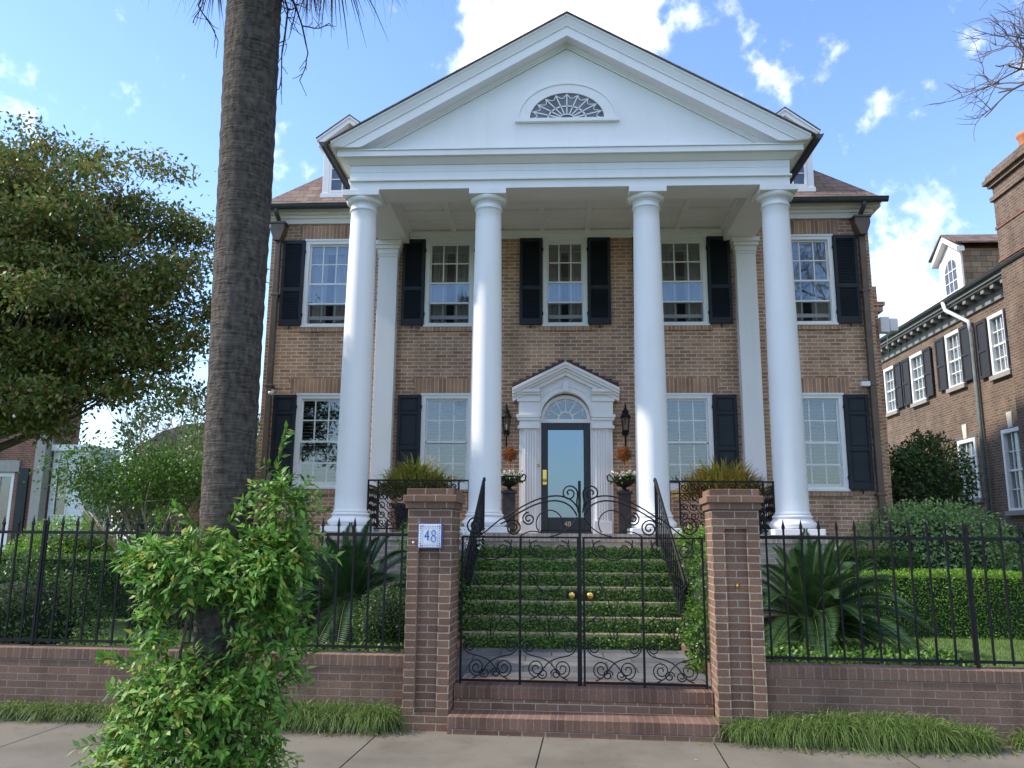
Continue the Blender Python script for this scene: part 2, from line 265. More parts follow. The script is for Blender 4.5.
# ------------------------------------------------------------------ mesh helpers
class MB:
    def __init__(s): s.v = []; s.f = []; s.sm = []
    def add(s, vs, fs, smooth=False):
        o = len(s.v); s.v += [tuple(p) for p in vs]; s.f += [tuple(i+o for i in q) for q in fs]; s.sm += [smooth]*len(fs); return s
    def box(s, x0, y0, z0, x1, y1, z1):
        x0, x1 = sorted((x0, x1)); y0, y1 = sorted((y0, y1)); z0, z1 = sorted((z0, z1))
        return s.add([(x0,y0,z0),(x1,y0,z0),(x1,y1,z0),(x0,y1,z0),(x0,y0,z1),(x1,y0,z1),(x1,y1,z1),(x0,y1,z1)],
                     [(0,3,2,1),(4,5,6,7),(0,1,5,4),(1,2,6,5),(2,3,7,6),(3,0,4,7)])
    def prism(s, poly, axis, a, b):
        # poly: CCW 2D outline; axis 'y': poly=(x,z); axis 'x': poly=(y,z); axis 'z': poly=(x,y)
        n = len(poly)
        def P(p, t): return {'y': (p[0], t, p[1]), 'x': (t, p[0], p[1]), 'z': (p[0], p[1], t)}[axis]
        vs = [P(p, a) for p in poly]+[P(p, b) for p in poly]
        fs = [tuple(range(n)), tuple(range(2*n-1, n-1, -1))]+[(i, i+n, (i+1) % n+n, (i+1) % n) for i in range(n)]
        return s.add(vs, fs)
    def lathe(s, prof, cx=0, cy=0, n=24, smooth=True, cap=True):
        vs = [(cx+r*math.cos(2*math.pi*k/n), cy+r*math.sin(2*math.pi*k/n), z) for r, z in prof for k in range(n)]
        fs = [(j*n+k, j*n+(k+1) % n, (j+1)*n+(k+1) % n, (j+1)*n+k) for j in range(len(prof)-1) for k in range(n)]
        s.add(vs, fs, smooth)
        if cap:
            o = len(s.v)-len(vs); s.f += [tuple(o+k for k in range(n-1, -1, -1)), tuple(o+(len(prof)-1)*n+k for k in range(n))]; s.sm += [False, False]
        return s
    def tube(s, pts, r, n=6, smooth=True):
        pts = [Vector(p) for p in pts]; m = len(pts)
        if m < 2: return s
        rs = r if isinstance(r, (list, tuple)) else [r]*m
        t0 = (pts[1]-pts[0]).normalized(); u = t0.orthogonal().normalized(); vs = []
        for i in range(m):
            t = (pts[min(i+1, m-1)]-pts[max(i-1, 0)])
            if t.length < 1e-9: t = t0.copy()
            t.normalize(); u = (u-t*u.dot(t))
            u = u.normalized() if u.length > 1e-6 else t.orthogonal().normalized()
            b = t.cross(u)
            for k in range(n):
                a = 2*math.pi*k/n; vs.append(pts[i]+(u*math.cos(a)+b*math.sin(a))*rs[i])
        fs = [(i*n+k, i*n+(k+1) % n, (i+1)*n+(k+1) % n, (i+1)*n+k) for i in range(m-1) for k in range(n)]
        fs += [tuple(range(n-1, -1, -1)), tuple((m-1)*n+k for k in range(n))]
        return s.add(vs, fs, smooth)
    def bar(s, a, b, wx, wy=None):
        # square bar between two points
        wy = wy or wx; a = Vector(a); b = Vector(b); t = (b-a).normalized()
        u = Vector((0, 1, 0)) if abs(t.y) < .9 else Vector((1, 0, 0))
        u = (u-t*u.dot(t)).normalized(); q = t.cross(u)
        vs = [p+u*(wy/2*sy)+q*(wx/2*sx) for p in (a, b) for sx, sy in ((-1,-1),(1,-1),(1,1),(-1,1))]
        return s.add(vs, [(0,3,2,1),(4,5,6,7),(0,1,5,4),(1,2,6,5),(2,3,7,6),(3,0,4,7)])
    def holes(s, x0, x1, z0, z1, y, hl, depth, flip=1):
        # wall face in the xz plane at y with rectangular holes (hx0,hz0,hx1,hz1), reveals of given depth
        xs = sorted({x0, x1, *[h[0] for h in hl], *[h[2] for h in hl]}); zs = sorted({z0, z1, *[h[1] for h in hl], *[h[3] for h in hl]})
        for i in range(len(xs)-1):
            for j in range(len(zs)-1):
                cx, cz = (xs[i]+xs[i+1])/2, (zs[j]+zs[j+1])/2
                if any(h[0] < cx < h[2] and h[1] < cz < h[3] for h in hl): continue
                s.add([(xs[i],y,zs[j]),(xs[i+1],y,zs[j]),(xs[i+1],y,zs[j+1]),(xs[i],y,zs[j+1])], [(0,1,2,3)])
        for a, b, c, d in hl:
            e = y+depth
            s.add([(a,y,b),(c,y,b),(c,y,d),(a,y,d),(a,e,b),(c,e,b),(c,e,d),(a,e,d)], [(0,4,5,1),(1,5,6,2),(2,6,7,3),(3,7,4,0)])
        return s
    def build(s, name, m, parent=None, bevel=0, uvoff=(0, 0), ymap=None):
        me = bpy.data.meshes.new(name); me.from_pydata(s.v, [], s.f); me.update()
        nv = len(me.loops)
        co = np.empty(len(me.vertices)*3, np.float32); me.vertices.foreach_get('co', co); co = co.reshape(-1, 3)
        li = np.empty(nv, np.int32); me.loops.foreach_get('vertex_index', li)
        npl = len(me.polygons); nr = np.empty(npl*3, np.float32); me.polygons.foreach_get('normal', nr); nr = np.abs(nr.reshape(-1, 3))
        lt = np.empty(npl, np.int32); me.polygons.foreach_get('loop_total', lt)
        ax = np.repeat(np.argmax(nr*np.array([1, 1, .999]), 1), lt); c = co[li]
        u = np.where(ax == 0, c[:, 1], c[:, 0]); v = np.where(ax == 2, c[:, 1], c[:, 2])
        uv = me.uv_layers.new(name='UVMap'); uv.data.foreach_set('uv', np.stack([u-uvoff[0], v-uvoff[1]], 1).astype(np.float32).ravel())
        me.polygons.foreach_set('use_smooth', s.sm)
        me.materials.append(m)
        o = bpy.data.objects.new(name, me); COL.objects.link(o)
        if parent is not None: o.parent = parent
        if bevel:
            b = o.modifiers.new('bevel', 'BEVEL'); b.width = bevel; b.segments = 2; b.limit_method = 'ANGLE'; b.angle_limit = R(40)
        return o
def tag(o, label, cat, group=None, kind=None):
    if label: o['label'] = label
    if cat: o['category'] = cat
    if group: o['group'] = group
    if kind: o['kind'] = kind
    return o
def thing(name, label, cat, loc=(0, 0, 0), rz=0, group=None):
    o = bpy.data.objects.new(name, None); COL.objects.link(o); o.location = loc; o.rotation_euler = (0, 0, rz); o.empty_display_size = .2
    return tag(o, label, cat, group)
def empty_part(name, parent, loc=(0, 0, 0)):
    o = bpy.data.objects.new(name, None); COL.objects.link(o); o.parent = parent; o.location = loc; return o
def struct(o): o['kind'] = 'structure'; return o
def dup_tree(o, parent=None, loc=None):
    c = o.copy(); COL.objects.link(c); c.parent = parent
    if loc is not None: c.location = loc
    for ch in list(o.children): dup_tree(ch, c)
    return c

# foliage: quads from numpy arrays
def quadmesh(name, V, m, parent=None, per=4):
    # V: (n, per, 3) polygons
    n = V.shape[0]; me = bpy.data.meshes.new(name)
    me.vertices.add(n*per); me.vertices.foreach_set('co', V.astype(np.float32).ravel())
    me.loops.add(n*per); me.loops.foreach_set('vertex_index', np.arange(n*per, dtype=np.int32))
    me.polygons.add(n); me.polygons.foreach_set('loop_start', np.arange(0, n*per, per, dtype=np.int32))
    me.update(calc_edges=True); me.validate()
    me.materials.append(m); o = bpy.data.objects.new(name, me); COL.objects.link(o)
    if parent is not None: o.parent = parent
    return o
def unit(a): return a/np.maximum(np.linalg.norm(a, axis=-1, keepdims=True), 1e-9)
def leaves(P, D, NR, L, W, fold=.15):
    n = len(P); D = unit(D); S = unit(np.cross(D, NR)); NN = np.cross(S, D)
    L = np.broadcast_to(np.asarray(L, float), (n,))[:, None]; W = np.broadcast_to(np.asarray(W, float), (n,))[:, None]
    mid = P+D*L*.45
    return np.stack([P, mid+S*W*.5+NN*W*fold, P+D*L, mid-S*W*.5+NN*W*fold], 1)
def blades(rng, P, D, L, W, droop, seg=3):
    # grass-like strips: returns (n*seg,4,3); each strip split in quads with shared-looking edges
    n = len(P); D = unit(D); up = np.array([0, 0, 1.]); S = unit(np.cross(D, up)+rng.normal(0, .15, (n, 3)))
    L = np.broadcast_to(L, (n,))[:, None]; W = np.broadcast_to(W, (n,))[:, None]; droop = np.broadcast_to(droop, (n,))[:, None]
    pts = []
    for k in range(seg+1):
        t = k/seg; pts.append((P+D*L*t-up*(L*droop*t*t), W*(1-t*.92)/2))
    return np.stack([np.stack([a-S*wa, a+S*wa], 1) for a, wa in pts], 1)      # (n, seg+1, 2, 3)
def strips(name, V, m, parent=None):
    # V: (n, k, 2, 3) ribbons, each one connected island
    n, k = V.shape[:2]; me = bpy.data.meshes.new(name); me.vertices.add(n*k*2); me.vertices.foreach_set('co', V.astype(np.float32).ravel())
    base = (np.arange(n)*k*2)[:, None]+(np.arange(k-1)*2)[None]; f = np.stack([base, base+1, base+3, base+2], -1).reshape(-1)
    nf = n*(k-1); me.loops.add(nf*4); me.loops.foreach_set('vertex_index', f.astype(np.int32)); me.polygons.add(nf); me.polygons.foreach_set('loop_start', np.arange(0, nf*4, 4, dtype=np.int32))
    me.update(calc_edges=True); me.validate(); me.materials.append(m); o = bpy.data.objects.new(name, me); COL.objects.link(o)
    if parent is not None: o.parent = parent
    return o
def rnd_dirs(rng, n): return unit(rng.normal(size=(n, 3)))

rnd = random.Random(4)
# ================================================================== SETTING
def sheet(name, pts, m, z=None):
    b = MB(); b.add([(p[0], p[1], z if z is not None else p[2]) for p in pts], [tuple(range(len(pts)))])
    return struct(b.build(name, m))
TH = .05; CT, ST = math.cos(TH), math.sin(TH)
def FP(a, b, z=0): return (0.27+a*CT+b*ST, 8.03-a*ST+b*CT, z)
sheet('ground', [(-1500,-1500),(1500,-1500),(1500,1500),(-1500,1500)], TURF, -.2)
sheet('road', [FP(-90,-14)[:2], FP(90,-14)[:2], FP(90,-4.2)[:2], FP(-90,-4.2)[:2]], ASPH, -.17)
b = MB(); b.add([FP(-90,-4.2,-.17), FP(90,-4.2,-.17), FP(90,-4.2,-.03), FP(-90,-4.2,-.03), FP(-90,-4.04,-.03), FP(90,-4.04,-.03), FP(90,-4.04,-.2), FP(-90,-4.04,-.2)], [(0,1,2,3),(3,2,5,4),(4,5,6,7)])
struct(b.build('kerb', CONC))
sheet('planting_strip', [FP(-90,-4.04)[:2], FP(90,-4.04)[:2], FP(90,-1.75)[:2], FP(-90,-1.75)[:2]], SOIL, -.035)
# pavement slabs with joints running as in the photo
b = MB(); y0, y1 = -1.75, .2; xs = -14.03
skew = 0.25
while xs < 14:
    w_ = 1.52; g = .012
    b.add([FP(xs+g-skew*0, y0), FP(xs+w_-skew*0, y0), FP(xs+w_+skew*0, y1), FP(xs+g+skew*0, y1)], [(0,1,2,3)])
    xs += w_
struct(b.build('pavement', CONC))
sheet('pavement_joint_bed', [FP(-90,-1.76)[:2], FP(90,-1.76)[:2], FP(90,.5)[:2], FP(-90,.5)[:2]], SOIL, -.012)
GZ = .5
# garden earth: left, right, and behind; the entrance court lies lower between the beds
def garden(name, pts, m, z): return sheet(name, pts, m, z)
sheet('garden_left', [FP(-40,.25)[:2], FP(-1.5,.25)[:2], (-1.16,10.9), (-1.16,12.6), (-5.6,12.6), (-5.6,60), (-60,60)], TURF, GZ)
sheet('garden_right', [FP(1.5,.25)[:2], FP(40,.25)[:2], (60,60), (6.1,60), (6.1,12.6), (1.78,12.6), (1.78,10.9)], TURF, GZ)
sheet('entrance_court', [(*FP(-1.5,.6)[:2],.362), (*FP(1.5,.6)[:2],.362), (1.78,10.95,.425), (1.78,12.5,.43), (-1.26,12.5,.43), (-1.26,10.95,.425)], SLATE)
b = MB()
b.box(1.62, 8.6, .3, 1.78, 10.95, .52); b.box(-1.26, 8.6, .3, -1.10, 10.95, .52)
struct(b.build('court_edging', STEPB))

# ================================================================== HOUSE (local: x from the axis, y from the wall face, negative to the street)
H0 = (.26, 15.2, 0)
house = thing('brick_house', 'tan brick two storey house with white columned portico and dark shutters', 'house', H0)
FZ = 1.87
W2 = (5.783, 7.567); W1 = (2.68, 4.475); WH = .48
XO, XI = 4.375-.26+.26, 2.235
XO = 4.62
holes = []
for x in (-XO, -XI, 0, XI, XO):
    hw = WH if x else .43
    holes.append((x-hw, W2[0], x+hw, W2[1]))
    if x: holes.append((x-hw, W1[0], x+hw, W1[1]))
holes.append((-.47, FZ, .47, 4.5))
b = MB(); b.holes(-5.8, 5.8, .2, 7.93, 0, holes, .22)
b.add([(-5.8,0,.2),(-5.8,10,.2),(-5.8,10,7.93),(-5.8,0,7.93)], [(0,3,2,1)]); b.add([(5.8,0,.2),(5.8,10,.2),(5.8,10,7.93),(5.8,0,7.93)], [(0,1,2,3)])
b.add([(-5.8,10,.2),(5.8,10,.2),(5.8,10,7.93),(-5.8,10,7.93)], [(0,3,2,1)])
wall = b.build('wall', BRICK, house)
b = MB(); b.box(-5.7, .75, .3, 5.7, .8, 7.9); b.box(-5.7, .1, 5.0, 5.7, .8, 5.1)
for x in (-3.4, -1.2, 1.2, 3.4): b.box(x-.02, .23, .3, x+.02, .75, 7.9)
b.build('interior', DARK, house)
# soldier courses over the windows, sill courses, base course
for x in (-XO, -XI, XI, XO):
    t = .30
    b = MB(); z = W1[1]+.004
    b.prism([(x-WH-.10, z), (x+WH+.10, z), (x+WH+.2, z+t), (x-WH-.2, z+t)], 'y', -.004, .05); b.build('flat_arch', SOLD, wall, uvoff=(0, z-.02))
for x in (-XO, XO):
    z = W2[1]+.004; b = MB(); b.prism([(x-WH-.10, z), (x+WH+.10, z), (x+WH+.17, z+.3), (x-WH-.17, z+.3)], 'y', -.004, .05); b.build('flat_arch', SOLD, wall, uvoff=(0, z-.02))
for x in (-XI, 0, XI):
    z = W2[1]+.004; b = MB(); b.box(x-WH-.2, -.004, z, x+WH+.2, .05, z+.12); b.build('flat_arch', SOLD, wall, uvoff=(0, z-.02))
for s in (-1, 1):
    b = MB(); b.box(s*3.78, -.012, 1.62, s*5.79, .05, 1.86); b.build('base_course', SOLD, wall, uvoff=(0, 1.6))

# ---- windows: frame mesh at the opening's bottom centre; sash, pane, blind, sill, shutter below it
def make_window(hw, h, kind, bars, parent=house, solid=None):
    f = MB(); cw = .085
    f.box(-hw, -.035, 0, -hw+cw, .14, h); f.box(hw-cw, -.035, 0, hw, .14, h); f.box(-hw+cw, -.035, h-cw*1.1, hw-cw, .14, h); f.box(-hw+cw, -.035, 0, hw-cw, .14, cw*.9)
    f.box(-hw-.02, -.05, h-.03, hw+.02, -.036, h+.012)                     # head moulding
    fr = f.build('window', SASHW, parent, bevel=.006)
    z0, z1 = cw*.9, h-cw*1.1; x0, x1 = -hw+cw, hw-cw; zm = z0+(z1-z0)*.5
    s = MB(); st = .032
    s.box(x0, .02, zm, x0+st, .055, z1); s.box(x1-st, .02, zm, x1, .055, z1); s.box(x0+st, .02, z1-st, x1-st, .055, z1)
    s.box(x0+st, .015, zm-.02, x1-st, .055, zm+.02)
    for k in (1, 2):
        xx = x0+(x1-x0)*k/3; s.box(xx-.011, .025, zm+.02, xx+.011, .05, z1-st)
    zz = (zm+z1)/2; s.box(x0+st, .026, zz-.011, x1-st, .049, zz+.011)
    s.build('upper_sash', SASHW, fr)
    s = MB()
    s.box(x0, .06, z0, x0+st, .095, zm-.02); s.box(x1-st, .06, z0, x1, .095, zm-.02); s.box(x0+st, .06, z0+(.10 if kind == 'curtain' else 0), x1-st, .095, z0+(.17 if kind == 'curtain' else .06))
    for k in (1, 2):
        xx = x0+(x1-x0)*k/3; s.box(xx-.011, .065, z0+.06, xx+.011, .09, zm-.02)
    zz = (zm+z0)/2; s.box(x0+st, .066, zz-.011, x1-st, .089, zz+.011)
    s.build('lower_sash', SASHW, fr)
    if bars:
        s = MB(); zz = z0+(zm-z0)*.5
        s.box(x0, -.005, zz-.014, x1, .012, zz+.014); s.box(x0, -.005, zm-.02, x1, .012, zm+.014); s.box(x0, -.005, z0, x0+.014, .012, zm-.02); s.box(x1-.014, -.005, z0, x1, .012, zm-.02)
        s.build('storm_sash', SASHW, fr)
    g = MB(); g.box(x0+.01, .034, zm, x1-.01, .038, z1); zq = z0+(zm-z0)*.5
    if bars and kind == 'curtain':
        g.box(x0+.01, .003, zq, x1-.01, .007, zm); q = MB(); q.box(x0+.01, .003, z0, x1-.01, .005, zq); q.build('insect_screen', SCREEN, fr)
    else: g.box(x0+.01, .003 if bars else .074, z0, x1-.01, .007 if bars else .078, zm)
    g.build('pane', GLASS, fr)
    c = MB()
    if kind == 'blind':
        z = z0
        while z < z1+.03:
            c.add([(x0-.02,.125,z),(x1+.02,.125,z),(x1+.02,.165,z+.017),(x0-.02,.165,z+.017)], [(0,1,2,3)]); z += .062
        c.build('venetian_blind', BLIND, fr)
    else:
        n = 44; gap = .16 if kind == 'curtain' else .24
        for (xa, xb) in ((x0-.02, -hw*gap), (hw*gap, x1+.02)):
            vs = []
            for k in range(n+1):
                x = xa+(xb-xa)*k/n; y = .17+.022*math.sin(x*62)+.012*math.sin(x*27+1); vs += [(x, y, z0-.05), (x, y, z1+.05)]
            c.add(vs, [(2*k, 2*k+2, 2*k+3, 2*k+1) for k in range(n)], True)
        c.box(x0, .13, z1-.16, x1, .14, z1+.06)
        c.build('curtain', CURT, fr)
    return fr
def shutter(fr, side, hw, h, louvre):
    w = .435; x0 = hw+.008 if side > 0 else -hw-.008-w; x1 = x0+w; y0, y1 = -.075, -.03
    s = MB(); sw = .055; top, bot = h-.02, .03; zm = bot+(top-bot)*.42
    s.box(x0, y0, bot, x0+sw, y1, top); s.box(x1-sw, y0, bot, x1, y1, top)
    for a, c in ((bot, bot+.12), (top-.07, top), (zm-.035, zm+.035)): s.box(x0+sw, y0, a, x1-sw, y1, c)
    if louvre:
        for a, c in ((bot+.12, zm-.035), (zm+.035, top-.07)):
            z = a
            while z < c-.01:
                s.add([(x0+sw, y0+.006, z), (x1-sw, y0+.006, z), (x1-sw, y1-.004, z+.034), (x0+sw, y1-.004, z+.034), (x0+sw, y0+.006, z+.006), (x1-sw, y0+.006, z+.006), (x1-sw, y1-.004, z+.04), (x0+sw, y1-.004, z+.04)],
                      [(0,1,2,3),(7,6,5,4),(0,4,5,1)]); z += .031
        s.box(x0+sw, y1+.001, bot+.1, x1-sw, y1+.003, top-.05)
    else:
        zq = top-.07-(top-bot)*.15
        s.box(x0+sw, y0, zq-.05, x1-sw, y1, zq)
        for a, c in ((bot+.12, zm-.035), (zm+.035, zq-.05), (zq, top-.07)):
            s.box(x0+sw, y0+.022, a, x1-sw, y1-.006, c); s.box(x0+sw+.035, y0+.010, a+.035, x1-sw-.035, y1-.008, c-.035)
    o = s.build('shutter', SHUT, fr, bevel=.004)
    xs_ = x0 if side > 0 else x1
    for z in (.25, h-.25):
        k = MB(); k.box(xs_-.02, -.07, z-.03, xs_+.02, -.028, z+.03); k.build('shutter_hinge', IRON, fr)
    k = MB(); xm = (x0+x1)/2; k.tube([(xm, -.03, .03), (xm, -.09, .0), (xm, -.09, -.05)], .012, 5); k.build('shutter_dog', IRON, fr)
    return o
def sill(fr, hw):
    s = MB(); s.box(-hw-.07, -.045, -.085, hw+.07, .1, -.003); s.build('sill', SOLD, fr, uvoff=(0, -.2))
    s = MB(); s.box(-hw-.015, -.06, -.002, hw+.015, .02, .04); s.build('sill_board', SASHW, fr, bevel=.006)
h2 = W2[1]-W2[0]; h1 = W1[1]-W1[0]
for x, hw in ((-XO, WH), (-XI, WH), (0, .43), (XI, WH), (XO, WH)):
    fr = make_window(hw, h2, 'curtain' if x else 'curtain', True); fr.location = (x, 0, W2[0]); sill(fr, hw)
    sides = (-1, 1) if abs(x) < 3 else ((-1,) if x < 0 else (1,))
    for s_ in sides: shutter(fr, s_, hw, h2, True)
    fr['label'] = 'upper storey window with a storm sash and curtains behind'
for x in (-XO, -XI, XI, XO):
    fr = make_window(WH, h1, 'blind', abs(x) > 3); fr.location = (x, 0, W1[0]); sill(fr, WH)
    sides = (-1, 1) if abs(x) < 3 else ((-1,) if x < 0 else (1,))
    for s_ in sides: shutter(fr, s_, WH, h1, False)
    fr['label'] = 'ground storey window with pale slatted blinds behind'

# ---- main roof, eaves, gutters, downspouts
ez, sl_ = 8.20, 1.08; ex, ey0, ey1 = 6.02, -.30, 10.3
hd = (ey1-ey0)/2; rz_ = ez+hd*sl_
b = MB()
vs = [(-ex,ey0,ez),(ex,ey0,ez),(ex,ey1,ez),(-ex,ey1,ez),(-ex+hd,ey0+hd,rz_),(ex-hd,ey0+hd,rz_)]
b.add(vs, [(0,1,5,4),(2,3,4,5),(1,2,5),(3,0,4)])
b.add([(p[0], p[1], p[2]-.05) for p in vs[:4]]+vs[:4], [(0,3,2,1),(0,1,5,4),(1,2,6,5),(2,3,7,6),(3,0,4,7)])
roof = b.build('roof', SHING, house)
b = MB()
def ring(b, e, z0, z1, x=5.8, d=10.0):
    b.box(-x-e, -e, z0, x+e, 0, z1); b.box(-x-e, 0, z0, -x, d, z1); b.box(x, 0, z0, x+e, d, z1)
ring(b, .05, 7.90, 8.0); ring(b, .09, 8.0, 8.06); ring(b, .2, 8.06, 8.15)
b.build('cornice', WHITE, house, bevel=.008)
b = MB(); prof = []
g0, g1 = -.44, -.30
def gutter(b, pts_a, pts_b, out):
    # half-round trough swept from a to b, opening upward; out = outward direction
    a = Vector(pts_a); c = Vector(pts_b); o = Vector(out); r = .065; n = 8; vs = []
    for p in (a, c):
        for k in range(n+1):
            an = math.pi*k/n; vs.append(p+o*(r-r*math.cos(an))+Vector((0, 0, -r*math.sin(an)*1.3)))
    fs = [(k, k+1, n+1+k+1, n+1+k) for k in range(n)]
    b.add(vs, fs, True)
    vs2 = [v+Vector((0, 0, .008)) for v in vs]; b.add(vs2, [q[::-1] for q in fs], True)
    b.add([vs[k] for k in range(n+1)], [tuple(range(n+1))]); b.add([vs[n+1+k] for k in range(n+1)], [tuple(range(n, -1, -1))])
    b.tube([a+o*.13, c+o*.13], .012, 6)
for (pa, pb, po) in (((-6.07, -.30, 8.17), (-3.7, -.30, 8.17), (0,-1,0)), ((3.7, -.30, 8.17), (6.07, -.30, 8.17), (0,-1,0))):
    b = MB(); gutter(b, pa, pb, po); b.build('gutter', GUT, house)
for s in (-1, 1):
    b = MB(); x = s*5.63
    b.box(x-.055, -.15, .5, x+.055, -.04, 7.55)
    for z in (2.6, 4.6, 6.4): b.box(x-.08, -.157, z, x+.08, -.0, z+.05)
    ds = b.build('downspout', COPPER, house, bevel=.012); ds['label'] = 'square brown metal downspout with a flared rain head'
    b = MB(); b.prism([(x-.06, 7.5), (x+.06, 7.5), (x+.14, 7.72), (x+.14, 7.84), (x-.14, 7.84), (x-.14, 7.72)], 'y', -.24, -.02)
    b.box(x-.165, -.26, 7.84, x+.165, -.01, 7.885); b.build('rain_head', COPPER, ds, bevel=.008)
    b = MB(); b.tube([(x, -.36, 8.1), (x, -.34, 8.02), (x, -.18, 7.95), (x, -.13, 7.88)], .045, 8); b.build('outlet', GUT, ds)
# side chimney (outside the right wall) with stepped shoulders
b = MB(); b.box(5.81, .9, .2, 6.23, 2.6, 6.3); b.box(5.81, .88, 6.3, 6.33, 2.5, 6.42); b.box(5.81, .86, 6.42, 6.37, 2.45, 6.5); b.box(5.81, .98, 6.5, 6.27, 2.35, 6.85); b.box(5.81, 1.1, 6.85, 6.2, 2.25, 7.2); b.box(5.81, 1.3, 7.3, 6.02, 2.2, 8.05)
ch = b.build('chimney', BRICK, house); ch['label'] = 'stepped brick chimney breast on the right side wall'

# ---- dormers
for s in (-1, 1):
    cx = s*4.31; yf = -.06; hw = .51; zb = 8.42; ze = 9.74; zp = 10.12
    b = MB()
    b.prism([(cx-hw, zb), (cx+hw, zb), (cx+hw, ze), (cx, zp-.02), (cx-hw, ze)], 'y', yf, 1.6)
    d = b.build('dormer', WHITE, house); d['label'] = 'white gabled dormer half hidden behind the portico roof'
    b = MB()
    for q in (-1, 1):
        b.add([(cx+q*.66, yf-.16, ze-.10), (cx, yf-.16, zp+.02), (cx, 1.7, zp+.02), (cx+q*.66, 1.7, ze-.10), (cx+q*.66, yf-.16, ze-.086), (cx, yf-.16, zp+.034), (cx, 1.7, zp+.034), (cx+q*.66, 1.7, ze-.086)],
              [(0,1,2,3),(7,6,5,4),(0,4,5,1),(2,6,7,3),(0,3,7,4)])
    b.build('dormer_roof', DSHING if 0 else SHING, d)
    b = MB()
    for q in (-1, 1):
        b.add([(cx+q*.645, yf-.15, ze-.15), (cx, yf-.15, zp-.04), (cx, 1.5, zp-.04), (cx+q*.645, 1.5, ze-.15), (cx+q*.645, yf-.15, ze-.105), (cx, yf-.15, zp+.013), (cx, 1.5, zp+.013), (cx+q*.645, 1.5, ze-.105)], [(0,1,2,3),(7,6,5,4),(0,4,5,1),(2,6,7,3),(0,3,7,4)])
    for q in (-1, 1):   # raking trim boards and eave returns
        b.prism([(cx+q*.62, ze-.13), (cx, zp-.02), (cx, zp-.14), (cx+q*.56, ze-.22)][::q], 'y', yf-.13, yf-.003)
        b.box(cx+q*hw, yf-.10, ze-.24, cx+q*.62, 1.3, ze-.13)
        b.box(cx+q*hw, yf-.03, zb, cx+q*(hw-.12), yf-.003, ze-.2)
    b.box(cx-hw-.02, yf-.05, zb, cx+hw+.02, yf-.003, zb+.1)
    b.build('dormer_trim', WHITE, d, bevel=.006)
    wn = MB(); x0, x1, z0, z1 = cx-.33, cx+.33, zb+.16, ze-.22
    wn.box(x0-.05, yf-.04, z0-.05, x0, yf-.004, z1+.05); wn.box(x1, yf-.04, z0-.05, x1+.05, yf-.004, z1+.05); wn.box(x0, yf-.04, z1, x1, yf-.004, z1+.05); wn.box(x0, yf-.04, z0-.05, x1, yf-.004, z0)
    for k in (1, 2): wn.box(x0+(x1-x0)*k/3-.01, yf-.03, z0, x0+(x1-x0)*k/3+.01, yf-.012, z1)
    for k in (1, 2, 3): wn.box(x0, yf-.028, z0+(z1-z0)*k/4-.01, x1, yf-.014, z0+(z1-z0)*k/4+.01)
    wn.build('dormer_window', SASHW, d)
    g = MB(); g.box(x0, yf-.012, z0, x1, yf-.004, z1); g.build('pane', simple('dormer_glass', (.10,.13,.17), .08, var=.2), d)

# ---- portico
CY = -2.286; CXS = (-3.42, -1.31, 1.31, 3.42)
b = MB(); b.box(-3.74, -2.78, .3, 3.74, -.012, FZ-.12); pf = b.build('porch_floor', PALEB, house)
b = MB(); b.box(-3.77, -2.81, FZ-.118, 3.77, -.01, FZ); b.build('porch_edge', PALES, pf, uvoff=(0, FZ-.3))
for x in CXS:
    b = MB(); prof = []
    for k in range(25):
        t = k/24; z = FZ+.36+t*(7.15-FZ-.36); r = .256-.043*(t**1.7); prof.append((r, z))
    prof = [(.275, FZ+.30), (.275, FZ+.325), (.262, FZ+.345)]+prof+[(.218, 7.155), (.232, 7.165), (.236, 7.18), (.232, 7.195), (.218, 7.205), (.216, 7.26)]
    b.lathe(prof, x, CY, 40); cl = b.build('column', WHITE, house)
    b = MB(); b.box(x-.375, CY-.375, FZ+.002, x+.375, CY+.375, FZ+.09); b.build('plinth', WHITE, cl, bevel=.008)
    b = MB(); tor = [(.30, FZ+.092)]+[(.30+.055*math.sin(math.pi*k/8), FZ+.092+.13*k/8) for k in range(1, 8)]+[(.30, FZ+.222), (.298, FZ+.235), (.28, FZ+.25)]+[(.28+.022*math.sin(math.pi*k/6), FZ+.25+.05*k/6) for k in range(1, 7)]
    b.lathe(tor, x, CY, 40); b.build('base', WHITE, cl)
    b = MB(); b.lathe([(.218, 7.255), (.228, 7.27), (.228, 7.28), (.24, 7.285)]+[(.24+.058*math.sin(math.pi/2*k/6), 7.285+.075*(1-math.cos(math.pi/2*k/6))) for k in range(7)]+[(.295, 7.365)], x, CY, 40)
    b.build('echinus', WHITE, cl)
    b = MB(); b.box(x-.305, CY-.305, 7.366, x+.305, CY+.305, 7.462); b.build('abacus', WHITE, cl, bevel=.005)
for s in (-1, 1):
    x = s*3.42; b = MB(); b.box(x-.185, -.20, FZ, x+.185, -.003, 7.2); p = b.build('pilaster', WHITE, house, bevel=.006)
    b = MB(); b.box(x-.20, -.215, 7.14, x+.20, -.003, 7.165); b.box(x-.205, -.22, 7.2, x+.205, -.003, 7.30); b.box(x-.235, -.25, 7.30, x+.235, -.003, 7.37); b.box(x-.262, -.277, 7.37, x+.262, -.003, 7.462); b.box(x-.195, -.21, 7.1655, x+.195, -.003, 7.2)
    b.build('pilaster_cap', WHITE, p, bevel=.008)
    b = MB(); b.box(x-.22, -.235, FZ+.001, x+.22, -.003, FZ+.2); b.build('pilaster_base', WHITE, p, bevel=.01)
FY = -2.586                       # frieze face
b = MB()
b.box(-3.60, FY+.012, 7.464, 3.60, FY+.55, 7.76)
